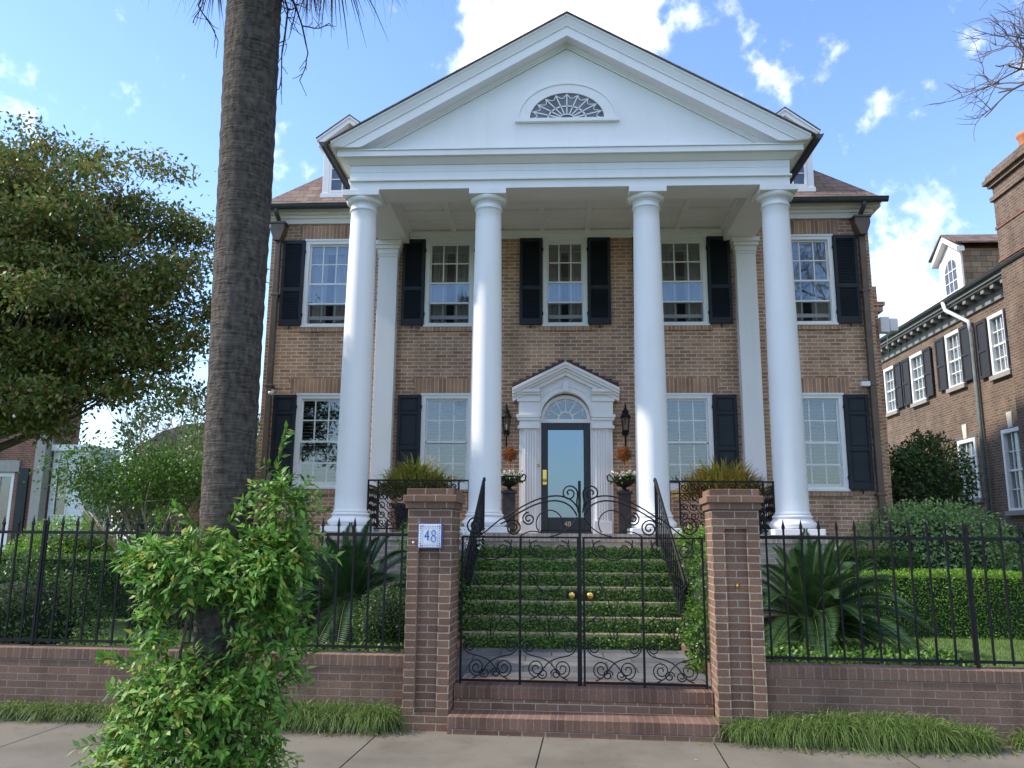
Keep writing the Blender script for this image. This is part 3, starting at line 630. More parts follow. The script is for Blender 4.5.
for s in (-1, 1): b.box(s*3.60, FY+.551, 7.464, s*3.04, -.004, 7.76)
b.box(-3.63, FY-.03, 7.60, 3.63, FY+.011, 7.632)
for s in (-1, 1): b.box(s*3.601, FY+.012, 7.60, s*3.64, -.004, 7.632)
b.box(-3.61, FY, 7.761, 3.61, -.004, 7.88); b.box(-3.605, FY+.004, 7.633, 3.605, FY+.0115, 7.7605)
b.add([(-3.63,FY-.02,7.881),(3.63,FY-.02,7.881),(3.63,-.004,7.881),(-3.63,-.004,7.881),(-3.74,FY-.13,7.965),(3.74,FY-.13,7.965),(3.74,-.004,7.965),(-3.74,-.004,7.965)], [(0,3,2,1),(4,5,6,7),(0,1,5,4),(1,2,6,5),(2,3,7,6),(3,0,4,7)])
b.box(-3.79, FY-.18, 7.966, 3.79, -.004, 8.06); b.box(-3.81, FY-.20, 8.061, 3.81, -.004, 8.085)
ent = b.build('entablature', WHITE, house, bevel=.006)
# coffered ceiling
b = MB(); b.box(-3.03, FY+.56, 7.73, 3.03, -.006, 7.758)
nx, ny = 7, 4
for i in range(nx+1):
    x = -3.03+6.06*i/nx; b.box(x-.05, FY+.56, 7.685, x+.05, -.006, 7.729)
for j in range(ny+1):
    y = FY+.56+(-.006-FY-.56)*j/ny
    for i in range(nx):
        xa = -3.03+6.06*i/nx+.051; xb = -3.03+6.06*(i+1)/nx-.051; b.box(xa, max(FY+.56, y-.05), 7.688, xb, min(-.006, y+.05), 7.729)
b.box(-3.03, -.10, 7.60, 3.03, -.006, 7.684); b.box(-3.03, -.06, 7.55, 3.03, -.006, 7.599)
b.build('porch_ceiling', OFFW, house)
# pediment
ZA = 10.41; SL = .576; XE = 3.87
b = MB()
xh = (9.95-8.086)/SL
b.prism([(-xh, 8.087), (xh, 8.087), (0, 9.95)], 'y', FY, FY+.12)
tym = b.build('pediment', WHITE, house)
profile = [(-2.93, -.02), (-2.93, -.05), (-2.91, -.07), (-2.875, -.155), (-2.865, -.185), (-2.865, -.20), (-2.845, -.205), (-2.845, -.37), (-2.625, -.365), (-2.62, -.41), (-2.60, -.415), (-2.60, -.45), (FY+.05, -.45)]
b = MB(); NS = 60
for s in (-1, 1):
    vs = []; m_ = len(profile)
    for k in range(NS+1):
        x = XE*(1-k/NS)
        for (y, hh) in profile:
            z = max(ZA-SL*x+hh, 8.088 if y > -2.79 else 8.088); vs.append((s*x, y, z))
    fs = []
    for k in range(NS):
        for j in range(m_-1):
            q = (k*m_+j, k*m_+j+1, (k+1)*m_+j+1, (k+1)*m_+j); fs.append(q if s > 0 else q[::-1])
    b.add(vs, fs)
    # the moulding's return round the eave corner, along the side
    b.prism([(s*3.80, 8.088), (s*3.87, 8.10), (s*3.92, 8.13), (s*3.92, 8.165), (s*3.80, 8.2)][::s], 'y', -2.86, -.3)
b.build('raking_cornice', WHITE, tym)
b = MB()
for s in (-1, 1):
    e = 3.95; za = ZA-.012; zb_ = za-SL*e; y0, y1 = -2.955, 2.2
    # the roof deck, with a ragged shingle edge thickness
    b.add([(0,y0,za),(s*e,y0,zb_),(s*e,y1,zb_),(0,y1,za),(0,y0,za+.022),(s*e,y0,zb_+.022),(s*e,y1,zb_+.022),(0,y1,za+.022)],
          [(0,3,2,1),(4,5,6,7),(0,1,5,4),(1,2,6,5)] if s > 0 else [(1,2,3,0),(7,6,5,4),(4,5,1,0),(5,6,2,1)])
b.build('portico_roof', SHING, house)
for s in (-1, 1):
    b = MB(); gutter(b, (s*3.93, -2.93, 8.15), (s*3.93, -.28, 8.15), (s, 0, 0)); b.build('portico_gutter', GUT, house)
# lunette in the pediment
def arch(rx, rz, cx, cz, n=28): return [(cx+rx*math.cos(math.pi*k/n), cz+rz*math.sin(math.pi*k/n)) for k in range(n+1)]
cx, cz = 0.0, 8.66
def archband(b, r1, r2, cx, cz, y0, y1, n=28):
    A = arch(r1[0], r1[1], cx, cz, n); B = arch(r2[0], r2[1], cx, cz, n); o = []
    vs = [(p[0], y0, p[1]) for p in A]+[(p[0], y0, p[1]) for p in B]+[(p[0], y1, p[1]) for p in A]+[(p[0], y1, p[1]) for p in B]; m = n+1
    fs = []
    for k in range(n):
        fs += [(k, m+k, m+k+1, k+1), (2*m+k, 2*m+k+1, 3*m+k+1, 3*m+k), (k, k+1, 2*m+k+1, 2*m+k), (m+k, 3*m+k, 3*m+k+1, m+k+1)]
    fs += [(0, 2*m, 3*m, m), (n, m+n, 3*m+n, 2*m+n)]
    return b.add(vs, fs)
b = MB(); archband(b, (.80,.62), (.62,.465), cx, cz, FY-.035, FY-.002); archband(b, (.83,.65), (.80,.62), cx, cz, FY-.05, FY-.002)
b.box(-.86, FY-.07, cz-.06, .86, FY-.002, cz-.001)
lun = b.build('lunette', WHITE, tym)
b = MB(); b.prism(arch(.62, .465, cx, cz), 'y', FY-.006, FY-.003)
b.build('pane', simple('lunette_glass', (.16,.15,.16), .06, var=.45, scale=4), lun)
b = MB(); y = FY-.012
archband(b, (.33,.245), (.305,.225), cx, cz, y-.006, y+.004); archband(b, (.14,.10), (.115,.08), cx, cz, y-.006, y+.004)
spokes = [math.pi*k/10 for k in range(11)]
for k in range(1, 10):
    a = spokes[k]; b.bar((cx+.13*math.cos(a), y, cz+.09*math.sin(a)), (cx+.61*math.cos(a), y, cz+.455*math.sin(a)), .018, .012)
for k in range(10):
    a0, a1 = spokes[k], spokes[k+1]; pts = []
    for q in range(7):
        t = q/6; a = a0+(a1-a0)*t; rr = 1-.17*math.sin(math.pi*t); pts.append((cx+.60*rr*math.cos(a), y, cz+.45*rr*math.sin(a)))
    b.tube(pts, .010, 4)
b.build('fan_muntins', SASHW, lun)

# ---- door and its surround
b = MB()
for s in (-1, 1):
    b.box(s*.49, -.10, FZ, s*.86, -.003, 4.06)                                    # backing strip
    for k in range(5): b.box(s*(.545+k*.047), -.158, FZ+.25, s*(.545+k*.047+.028), -.101, 3.80)   # flutes
    b.box(s*.53, -.135, FZ+.25, s*.80, -.1005, 3.80)
    b.box(s*.50, -.17, FZ+.001, s*.83, -.1, FZ+.25)
    for z0, z1, e in ((3.80,3.86,.03),(3.861,3.95,.0),(3.951,4.0,.03),(4.001,4.06,.05),(4.061,4.30,.01),(4.301,4.36,.04),(4.361,4.43,.0),(4.431,4.47,.06),(4.471,4.53,.10)):
        b.box(s*(.475), -.17-e, z0, s*(.86+e), -.003, z1)
# arched board above the opening
n = 24; vs = []
for k in range(n+1):
    a = math.pi*k/n; vs += [(.455*math.cos(a), -.10, 4.03+.455*math.sin(a)), (.474*math.cos(a) if k not in (0, n) else .474*math.cos(a), -.10, 4.03)]
A = [(.455*math.cos(math.pi*k/n), 4.03+.455*math.sin(math.pi*k/n)) for k in range(n+1)]
top = [(.475*math.cos(math.pi*k/n)*1.0, 4.03 if k in (0, n) else min(4.96-.0*abs(A[k][0]), 4.93-.46*abs(A[k][0]))) for k in range(n+1)]
V = [(p[0], -.11, p[1]) for p in A]+[(p[0], -.11, p[1]) for p in top]+[(p[0], .12, p[1]) for p in A]; m_ = n+1
b.add(V, [(k, m_+k, m_+k+1, k+1) for k in range(n)]+[(k, k+1, 2*m_+k+1, 2*m_+k) for k in range(n)])
b.prism([(-.93, 4.531), (.93, 4.531), (0, 4.955)], 'y', -.105, -.005)
archband(b, (.55,.55), (.456,.456), 0, 4.03, -.15, -.111, 24)
archband(b, (.57,.57), (.55,.55), 0, 4.03, -.165, -.111, 24)
b.prism([(-.045, 4.49), (.045, 4.49), (.065, 4.66), (-.065, 4.66)], 'y', -.20, -.112)
for s in (-1, 1): b.box(s*.456, -.06, FZ, s*.489, .12, 4.03)
surr = b.build('door_surround', WHITE, house, bevel=.004)
b = MB()
for s in (-1, 1):
    for (y, h0, h1) in ((-.34, 0, -.06), (-.31, -.06, -.11), (-.25, -.11, -.16), (-.20, -.16, -.23)):
        xe = .985; z = lambda x, h: 5.03+h-.50*x
        P = [(0, z(0, h1)), (xe, z(xe, h1)), (xe, z(xe, h0)), (0, z(0, h0))]
        b.prism([(s*p[0], p[1]) for p in P][::s], 'y', y, -.003)
    
b.build('door_pediment', WHITE, surr, bevel=.004)
b = MB()
for s in (-1, 1):
    for k in range(8): b.box(s*(.02+k*.122), -.035, 4.99-.061*k, s*(.02+k*.122+.121), -.002, 5.125-.061*k)
b.build('stepped_brick_edge', simple('dark_flashing_brick', (.10,.055,.042), .9, var=.3, scale=12), surr)
b = MB(); dz = FZ+.075
b.box(-.47, -.09, FZ+.002, .47, .1, FZ+.07)
b.build('door_sill', DOORB, house)
b = MB(); x0, x1, z0, z1 = -.455, .455, dz, 3.93
b.box(x0, .0, z0, x0+.125, .06, z1); b.box(x1-.125, .0, z0, x1, .06, z1); b.box(x0+.125, .0, z1-.13, x1-.125, .06, z1); b.box(x0+.125, .0, z0, x1-.125, .06, z0+.24)
fd = b.build('front_door', DOORB, house, bevel=.006)
b = MB(); b.box(x0+.115, .028, z0+.23, x1-.115, .032, z1-.12); b.build('door_glass', DGLASS, fd)
b = MB(); b.box(x0+.02, .10, z0, x1-.02, .12, z1); b.build('inner_door', simple('inner_door_paint', (.03,.035,.04), .4), fd)
b = MB(); b.box(x0+.03, -.012, 2.78, x0+.10, -.0015, 3.05); b.tube([(x0+.065, -.01, 2.86), (x0+.065, -.06, 2.86)], .013, 8); b.lathe([(.0,2.83),(.028,2.84),(.034,2.86),(.028,2.88),(0,2.89)], x0+.065, -.075, 12)
b.build('door_handle', BRASS, fd)
def text_mesh(s, size, ext, name, m, parent, loc, rot=(R(90), 0, 0)):
    cu = bpy.data.curves.new(name, 'FONT'); cu.body = s; cu.size = size; cu.extrude = ext; cu.align_x = 'CENTER'; cu.align_y = 'CENTER'
    t_ = bpy.data.objects.new(name, cu); COL.objects.link(t_); bpy.context.view_layer.update()
    me = bpy.data.meshes.new_from_object(t_.evaluated_get(bpy.context.evaluated_depsgraph_get()))
    bpy.data.objects.remove(t_); o = bpy.data.objects.new(name, me); COL.objects.link(o); me.materials.clear(); me.materials.append(m)
    o.location = loc; o.rotation_euler = rot
    if parent is not None: o.parent = parent
    return o
text_mesh('48', .13, .004, 'door_number', simple('gilt', (.62,.52,.30), .4, var=.1), fd, (.03, -.004, dz+.12))
# fanlight
b = MB(); archband(b, (.455,.455), (.40,.385), 0, 4.0, .01, .06, 24); b.box(-.455, .0, 3.931, .455, .07, 4.0)
fan = b.build('fanlight', WHITE, house)
b = MB(); b.prism(arch(.41, .40, 0, 4.0), 'y', .036, .04); b.build('pane', glassmat('fanlight_glass', (.5,.55,.6), .13), fan)
b = MB(); b.prism(arch(.41, .40, 0, 4.0), 'y', .1, .11); b.build('backing', DARK, fan)
b = MB(); archband(b, (.15,.15), (.125,.125), 0, 4.0, .022, .035, 16)
for k in range(1, 6):
    a = math.pi*k/6; b.bar((.14*math.cos(a), .029, 4.0+.14*math.sin(a)), (.40*math.cos(a), .029, 4.0+.39*math.sin(a)), .016, .012)
for k in range(6):
    pts = []
    for q in range(7):
        t = q/6; a = math.pi*(k+t)/6; rr = .385*(1-.16*math.sin(math.pi*t)); pts.append((rr*math.cos(a), .029, 4.0+rr*math.sin(a)))
    b.tube(pts, .009, 4)
b.build('fan_muntins', SASHW, fan)
b = MB(); b.lathe([(.0,0),(.03,0),(.03,.012),(.012,.022),(0,.024)], 0, 0, 12)
db = b.build('door_bell', BRASS, surr); db.rotation_euler = (R(90), 0, 0); db.location = (-.51, -.10, 3.12)
# ================================================================== things on the porch
def HP(x, y, z=0): return (x+H0[0], y+H0[1], z)
def spiral(cx, cz, r0, turns, a0, dirn, y=0, n=None, r1=.012):
    # inward spiral starting at angle a0 on radius r0
    n = n or max(10, int(turns*14)); pts = []
    for k in range(n+1):
        t = k/n; a = a0+dirn*turns*2*math.pi*t; r = r0*(1-t)**.85+r1*t; pts.append((cx+r*math.cos(a), y, cz+r*math.sin(a)))
    return pts
def arc(cx, cz, r, a0, a1, y=0, n=16): return [(cx+r*math.cos(R(a0+(a1-a0)*k/n)), y, cz+r*math.sin(R(a0+(a1-a0)*k/n))) for k in range(n+1)]
def bez(p0, p1, p2, p3, n=16, y=0):
    o = []
    for k in range(n+1):
        t = k/n; u = 1-t
        o.append((u**3*p0[0]+3*u*u*t*p1[0]+3*u*t*t*p2[0]+t**3*p3[0], y, u**3*p0[1]+3*u*u*t*p1[1]+3*u*t*t*p2[1]+t**3*p3[1]))
    return o
def lattice(b, x0, x1, z0, z1, cell=.135, r=.009, ax='x', off=0):
    nx = max(1, round((x1-x0)/cell)); nz = max(1, round((z1-z0)/cell)); cw = (x1-x0)/nx; chh = (z1-z0)/nz
    for i in range(nx):
        for j in range(nz):
            cx = x0+cw*(i+.5); cz = z0+chh*(j+.5); d = 1 if (i+j) % 2 else -1
            pts = spiral(cx, cz, min(cw, chh)*.5, 1.35, math.pi/4*(1+2*((i*3+j) % 4)), d, 0, 14, .01)
            pts2 = [(cx+cw*.5, 0, cz-chh*.5), (cx+cw*.1*d, 0, cz), (cx-cw*.5, 0, cz+chh*.5)]
            for p in (pts, pts2):
                b.tube([(q[0], off, q[2]) if ax == 'x' else (off, q[0], q[2]) for q in p], r, 4)
for s, w_ in ((-1, 'left'), (1, 'right')):
    root = thing('porch_railing', 'black iron scroll railing panel between the two columns at the %s end of the porch' % w_, 'railing', HP(s*2.36, CY, FZ), group='iron railings of the porch')
    for x, q, zz0 in ((-.80, .016, 0), (.80, .016, 0), (-.64, .012, .05), (.64, .012, .05)):
        b = MB(); b.box(x-q, -q, zz0, x+q, q, .80); b.build('post', IRON, root)
    b = MB(); b.box(-.83, -.02, .80, .83, .02, .825); b.box(-.80, -.015, .05, .80, .015, .075); b.box(-.80, -.01, .62, .80, .01, .635); b.build('rail', IRON, root)
    b = MB(); lattice(b, -.64, .64, .08, .62); lattice(b, -.64, .64, .64, .80, .15); b.build('scrollwork', IRON, root)
    root = thing('porch_railing', 'black iron scroll railing closing the %s end of the porch between column and wall' % w_, 'railing', HP(s*3.42, -1.15, FZ), group='iron railings of the porch')
    for y in (-.80, .90):
        b = MB(); b.box(-.016, y-.016, 0, .016, y+.016, .80); b.build('post', IRON, root)
    b = MB(); b.box(-.02, -.84, .80, .02, .93, .825); b.box(-.015, -.80, .05, .015, .90, .075); b.build('rail', IRON, root)
    b = MB(); lattice(b, -.80, .90, .08, .80, ax='y'); b.build('scrollwork', IRON, root)
# big spiky plants in planters behind the railings
def spiky(name, label, cat, loc, rng, w, h, n, m, pot=True, group=None):
    root = thing(name, label, cat, loc, group=group)
    if pot:
        b = MB(); b.lathe([(.22,0),(.30,.05),(.34,.38),(.38,.40),(.38,.46),(.34,.46),(.33,.42)], 0, 0, 20); b.build('planter', simple('planter_glaze', (.05,.045,.04), .5), root)
    az = rng.uniform(0, 2*np.pi, n); rr = np.sqrt(rng.uniform(0, 1, n))*w*.42
    P = np.stack([rr*np.cos(az), rr*np.sin(az)*.6, .55+h*.68*(1-(rr/(w*.45))**2)*rng.uniform(0, 1, n)**.5], 1)
    el = rng.uniform(.1, 1.35, n)
    a2 = az+rng.normal(0, .5, n)
    D = np.stack([np.cos(a2)*np.cos(el), np.sin(a2)*np.cos(el), np.sin(el)], 1)
    V = blades(rng, P, D, rng.uniform(.26, .46, n)*h/.75, rng.uniform(.028, .045, n), rng.uniform(.1, .5, n), 4)
    strips('foliage', V, m, root); return root
rng = np.random.default_rng(3)
spiky('potted_bromeliad', 'large green spiky plant behind the porch railing at the left', 'plant', HP(-2.50, -1.70, FZ), rng, 1.30, .80, 950, L_BROM, group='spiky plants on the porch')
spiky('potted_bromeliad', 'large yellow green spiky plant behind the porch railing at the right', 'plant', HP(2.52, -1.70, FZ), rng, 1.45, .80, 1000, L_BROY, group='spiky plants on the porch')
# lanterns, urns, rusty ball topiaries
for s, w_ in ((-1, 'left'), (1, 'right')):
    lx = .26+s*1.10-.26
    root = thing('wall_lantern', 'black carriage lantern on the brick wall to the %s of the front door' % w_, 'lantern', HP(lx, 0, 3.48), group='lanterns beside the front door')
    b = MB(); b.tube([(0,-.002,.02),(0,-.05,.03),(0,-.13,.12),(0,-.14,.27)], .014, 6); b.tube([(0,-.06,-.0),(0,-.06,.22)], .016, 6); b.lathe([(.0,.20),(.055,.22),(.062,.27),(.05,.31),(0,.32)], 0, -.03, 12); b.build('bracket', IRON, root)
    b = MB()
    for k in range(6):
        a = k*math.pi/3+.3; b.bar((.058*math.cos(a), -.14+.058*math.sin(a), .28), (.082*math.cos(a), -.14+.082*math.sin(a), .53), .010)
    b.lathe([(.02,.24),(.05,.26),(.065,.28),(.065,.29)], 0, -.14, 6, False)
    b.build('cage', IRON, root)
    b = MB(); b.lathe([(.055,.285),(.076,.525)], 0, -.14, 6, False, cap=False); b.build('glass', LGLASS, root)
    b = MB(); b.lathe([(.012,.29),(.012,.37),(.005,.40)], 0, -.14, 8); b.build('candle', PLASW, root)
    b = MB(); b.lathe([(.09,.525),(.105,.535),(.06,.60),(.055,.62),(.07,.63),(.035,.68),(.03,.70),(.012,.73),(.02,.75),(.003,.79)], 0, -.14, 10, False); b.build('lid', IRON, root)
    ux = s*1.02
    root = thing('flower_urn', 'black urn of white flowers on a tall iron pedestal %s of the front door' % w_, 'urn', HP(ux+.0, -.5, FZ), group='urns beside the front door')
    b = MB(); b.box(-.15, -.15, 0, .15, .15, .04); b.box(-.11, -.11, .041, .11, .11, .72); b.box(-.14, -.14, .721, .14, .14, .76); ped = b.build('pedestal', simple('black_cast_iron', (.022,.02,.02), .6, var=.6, scale=60, bump=.9, bscale=70), root)
    b = MB(); b.lathe([(.10,.761),(.10,.78),(.04,.80),(.04,.83),(.12,.86),(.19,.93),(.215,1.0),(.225,1.02),(.20,1.02),(.18,.98)], 0, 0, 20)
    for q in (-1, 1): b.tube([(q*.2, 0, .92), (q*.28, 0, .95), (q*.30, 0, 1.03), (q*.26, 0, 1.06), (q*.22, 0, 1.02)], .014, 6)
    b.build('bowl', IRON, root)
    n = 260; az = rng.uniform(0, 6.28, n); rr = np.sqrt(rng.uniform(0, 1, n))*.24
    P = np.stack([rr*np.cos(az), rr*np.sin(az), 1.0+.08*rng.uniform(-1.0, 1, n)-.9*np.maximum(0, rr-.2)], 1)
    quadmesh('foliage', leaves(P, rnd_dirs(rng, n)+[0, 0, .3], rnd_dirs(rng, n), .06, .03), L_MID, root)
    n = 70; az = rng.uniform(0, 6.28, n); rr = np.sqrt(rng.uniform(0, 1, n))*.23
    C = np.stack([rr*np.cos(az), rr*np.sin(az), 1.05+.07*rng.uniform(-1, 1, n)], 1); P = np.repeat(C, 4, 0); D = rnd_dirs(rng, 4*n)
    quadmesh('flowers', leaves(P, D, rnd_dirs(rng, 4*n), .035, .03), L_PETAL, root)['kind'] = 'stuff'
    root = thing('topiary_ball', 'rust brown ball on a thin stem standing in the urn %s of the door' % w_, 'topiary', HP(ux+.01, -.5, FZ+.98), group='rust brown topiary balls')
    b = MB(); b.tube([(0,0,0),(.004,0,.35)], .009, 6); b.build('stem', RUST, root)
    n = 900; U_ = rnd_dirs(rng, n); P = np.array([0, 0, .44])+U_*.12*rng.uniform(.75, 1.05, (n, 1))
    quadmesh('ball', leaves(P, rnd_dirs(rng, n), U_, .055, .012), leafmat('rust_moss%d' % s, [(.20,.07,.02),(.32,.11,.03),(.14,.05,.02)], .1, .9, .1), root)
# steps: treads with ivy-clad risers
SY0, ST_T, SZ0 = 10.85, .224, .42; RI = (FZ-SZ0)/8
root = thing('entrance_steps', 'wide flight of pale stone steps with ivy grown risers leading up to the porch', 'steps', (.26, SY0, 0))
for k in range(7):
    b = MB(); y = k*ST_T; z1 = SZ0+RI*(k+1); hw = 1.52-.02*k
    b.box(-hw, y+.03, SZ0-.2, hw, 1.56, z1-.045) if k == 0 else b.box(-hw, y+.03, SZ0+RI*k, hw, 1.56, z1-.045)
    b.box(-hw-.01, y, z1-.0445, hw+.01, 1.56, z1); b.build('step', STONE, root, bevel=.006)
P = []; rng = np.random.default_rng(8); n = 3400
for k in range(8):
    y = k*ST_T; hw = 1.52-.02*k
    if k == 7: n2, za, zb_ = 0, 0, 0
    else: n2, za, zb_ = n, SZ0+RI*k, SZ0+RI*(k+1)-.035
    if n2: P.append(np.stack([rng.uniform(-hw, hw, n2), y+.03-.085*rng.uniform(0, 1, n2)**1.1, rng.uniform(za-.02, zb_+.028+.02*np.sin(np.arange(n2)*.37), n2)], 1))
P = np.concatenate(P); n = len(P); D = rng.normal(0, 1, (n, 3))*[1, .25, .7]+[0, -.35, -.4]; NR = rng.normal(0, .45, (n, 3))+[0, -1, .5]
P += np.array([.26, SY0, 0]); iv = quadmesh('creeping_ivy', leaves(P, D, NR, rng.uniform(.024, .044, n), rng.uniform(.02, .036, n)), L_IVY)
tag(iv, 'small leaved creeping ivy covering every riser of the entrance steps', 'ivy', kind='stuff')
# hand rails of the steps
for s, w_ in ((-1, 'left'), (1, 'right')):
    xt, xb = s*1.28, s*1.43; root = thing('hand_rail', 'black iron hand rail with close balusters up the %s side of the ivy steps' % w_, 'handrail', (.26, SY0, 0), group='hand rails of the entrance steps')
    yt, yb = 1.50, .02; zt, zb_ = 2.66, 1.28
    def RP(t, dz): return (xb+(xt-xb)*t, yb+(yt-yb)*t, zb_+(zt-zb_)*t+dz)
    b = MB(); b.tube([RP(0, -.1), RP(-.02, -.03), RP(0, 0), RP(.5, 0), RP(.98, 0), RP(1.02, -.01), RP(1.03, -.06)], .022, 8); b.build('rail', IRON, root)
    b = MB(); b.bar(RP(0, -.62), RP(1, -.70), .022); b.build('bottom_rail', IRON, root)
    for (nx_, ny_, na, nb_) in ((xb, yb, SZ0, zb_), (xt, yt, FZ-.3, zt)):
        b = MB(); b.box(nx_-.018, ny_-.018, na, nx_+.018, ny_+.018, nb_); b.build('newel', IRON, root)
    for k in range(1, 14): 
        b = MB(); t = k/14; p = RP(t, 0); b.box(p[0]-.009, p[1]-.009, p[2]-.62-.08*t, p[0]+.009, p[1]+.009, p[2]); b.build('baluster', IRON, root)

# ================================================================== street front (local: a along, b depth)
def front(name, label, cat, a, bb, group=None, z=0): return thing(name, label, cat, FP(a, bb, z), -TH, group)
for s, w_ in ((-1, 'left'), (1, 'right')):
    root = front('gate_pier', ('reddish brick gate pier carrying the blue and white number tile' if s < 0 else 'reddish brick gate pier with a small brass bell push on its face'), 'gate pier', s*1.465, 0, 'brick gate piers')
    b = MB(); w2, dp, zt = .22, .47, 2.06; hole = [(-.1, .16, .1, 1.88)]
    b.holes(-w2, w2, -.05, zt, 0, hole, .034)
    b.add([(-.1,.034,.16),(.1,.034,.16),(.1,.034,1.88),(-.1,.034,1.88)], [(0,1,2,3)])
    b.add([(-w2,0,-.05),(-w2,dp,-.05),(-w2,dp,zt),(-w2,0,zt)], [(0,3,2,1)]); b.add([(w2,0,-.05),(w2,dp,-.05),(w2,dp,zt),(w2,0,zt)], [(0,1,2,3)]); b.add([(-w2,dp,-.05),(w2,dp,-.05),(w2,dp,zt),(-w2,dp,zt)], [(0,3,2,1)])
    b.build('shaft', PIER, root)
    b = MB(); b.box(-w2-.022, -.022, 2.061, w2+.022, dp+.022, 2.125); b.box(-w2-.045, -.045, 2.126, w2+.045, dp+.045, 2.19)
    b.box(-w2-.015, -.015, 2.191, w2+.015, dp+.015, 2.255)
    b.build('cap', PIER, root, bevel=.006, uvoff=(.06, 2.061-.0683*2))
    if s < 0:
        pl = front('number_tile', 'glazed white tile with blue 48 and a floral border on the pier', 'house number', s*1.465+.01, -.004, z=1.795)
        b = MB(); b.box(-.122, -.020, -.122, .122, .003, .122); b.build('tile_rim', TNAVY, pl, bevel=.004)
        b = MB(); b.box(-.112, -.026, -.110, .108, -.0205, .112); b.build('tile', TILE, pl, bevel=.003)
        t_ = text_mesh('4', .128, .0012, 'digit', TBLUE, pl, (-.032, -.0275, 0)); t_.scale = (.82, 1.15, 1)
        # the 8 is drawn in outline
        b = MB()
        for r_, cz in ((.022, .031), (.026, -.026)): b.tube([(.034+r_*.85*math.cos(2*math.pi*k/20), -.0275, cz+r_*1.15*math.sin(2*math.pi*k/20)) for k in range(21)], .0042, 5)
        b.build('digit', TBLUE, pl)
        b = MB(); y = -.0275
        for q in (-.076, .076):
            b.box(q-.001, y, -.078, q+.001, y+.001, .078); b.box(-.078, y, q-.001, .078, y+.001, q+.001)
        b.build('border_line', simple('tile_pale_blue', (.35,.42,.65), .3), pl)
        b = MB(); b2 = MB()
        for sx in (-1, 1):
            for sz in (-1, 1):
                for (dx, dz_) in ((.094,.094),(.094,.074),(.074,.094)): b.lathe([(.0,y),(.008,y)], 0, 0, 3) if 0 else b.box(sx*dx-.006, y, sz*dz_-.006, sx*dx+.006, y+.001, sz*dz_+.006)
        for k in range(5):
            t = -.05+.025*k
            for q in (-.092, .092): b2.box(t-.005, y, q-.004, t+.005, y+.001, q+.004); b2.box(q-.004, y, t-.005, q+.004, y+.001, t+.005)
        b.build('corner_flower', TRED, pl); b2.build('border_leaf', simple('tile_grey_green', (.18,.22,.25), .3), pl)
        cs = front('screw_cap', 'tiny white plug in the brick left of the number tile', 'plug', s*1.465-.16, 0, z=1.73); b = MB(); b.lathe([(.0,0),(.012,0),(.010,.006),(0,.008)], 0, 0, 10); q = b.build('plug', PLASW, cs); q.rotation_euler = (R(90), 0, 0)
        b = MB(); b.box(-.112, -.006, .2, -.100, .012, 1.66); b.build('recess_shadow_strip', COPPER, root)  # dark strip paints the shadow along the recess's left edge
    else:
        bl = front('bell_push', 'round brass bell push on the right hand gate pier', 'doorbell', s*1.465, .034, z=1.355)
        b = MB(); b.lathe([(.0,0),(.026,0),(.024,.008),(.012,.012),(.010,.018),(0,.02)], 0, 0, 14); q = b.build('rosette', BRASS, bl); q.rotation_euler = (R(90), 0, 0)
# low brick walls and iron fences
for s, w_ in ((-1, 'left'), (1, 'right')):
    root = front('garden_wall', 'low reddish brick wall under the iron fence to the %s of the gate' % w_, 'wall', s*1.69, .12, 'low brick garden walls')
    b = MB(); L_ = 9.5; zt = .655 if s < 0 else .635
    b.box(0, 0, -.1, s*L_, .24, zt-.11); b.build('brickwork', WALLB, root, uvoff=(0, (zt-.11) % .0683))
    b = MB(); b.box(0, -.006, zt-.109, s*L_, .246, zt); b.build('coping', PIERS, root, uvoff=(0, zt-.2), bevel=.006)
    root = front('iron_fence', 'black spear topped iron fence on the low wall to the %s of the gate' % w_, 'fence', s*1.69, .24, 'iron fences on the walls')
    b = MB(); b.box(0, -.008, 1.79, s*L_, .008, 1.822); b.box(0, -.008, zt+.045, s*L_, .008, zt+.072); b.build('rail', IRON, root)
    bb = MB(); w2 = .0085
    bb.box(-w2, -w2, zt+.03, w2, w2, 1.90); bb.add([(-.016,-.008,1.90),(.016,-.008,1.90),(.016,.008,1.90),(-.016,.008,1.90),(0,0,1.985)], [(0,1,4),(1,2,4),(2,3,4),(3,0,4),(3,2,1,0)])
    bb.box(-.013, -.013, 1.885, .013, .013, 1.90)
    base = bb.build('picket', IRON, root); base.location = (s*.10, 0, 0); x = .10+.166
    while x < L_:
        c = base.copy(); COL.objects.link(c); c.parent = root; c.location = (s*x, 0, 0); x += .166
    x = 1.95
    while x < L_:
        b = MB(); b.box(s*x-.013, -.013, zt-.01, s*x+.013, .013, 1.93); b.build('stanchion', IRON, root); x += 2.0
# brick gate steps
root = front('gate_steps', 'two worn red brick steps below the iron gate', 'steps', 0, 0)
b = MB(); b.box(-1.235, -.10, -.05, 1.235, .40, .045); b.build('lower_course', PIER, root, uvoff=(0, -.02))
b = MB(); b.box(-1.24, -.105, .0455, 1.24, .40, .155); b.build('lower_step', STEPB, root, bevel=.006, uvoff=(0, -.2))
b = MB(); b.box(-1.235, .24, .1555, 1.235, .78, .255); b.build('upper_course', PIER, root, uvoff=(.1, .16))
b = MB(); b.box(-1.238, .235, .2555, 1.238, .78, .368); b.build('upper_step', STEPB, root, bevel=.006, uvoff=(0, -.1))
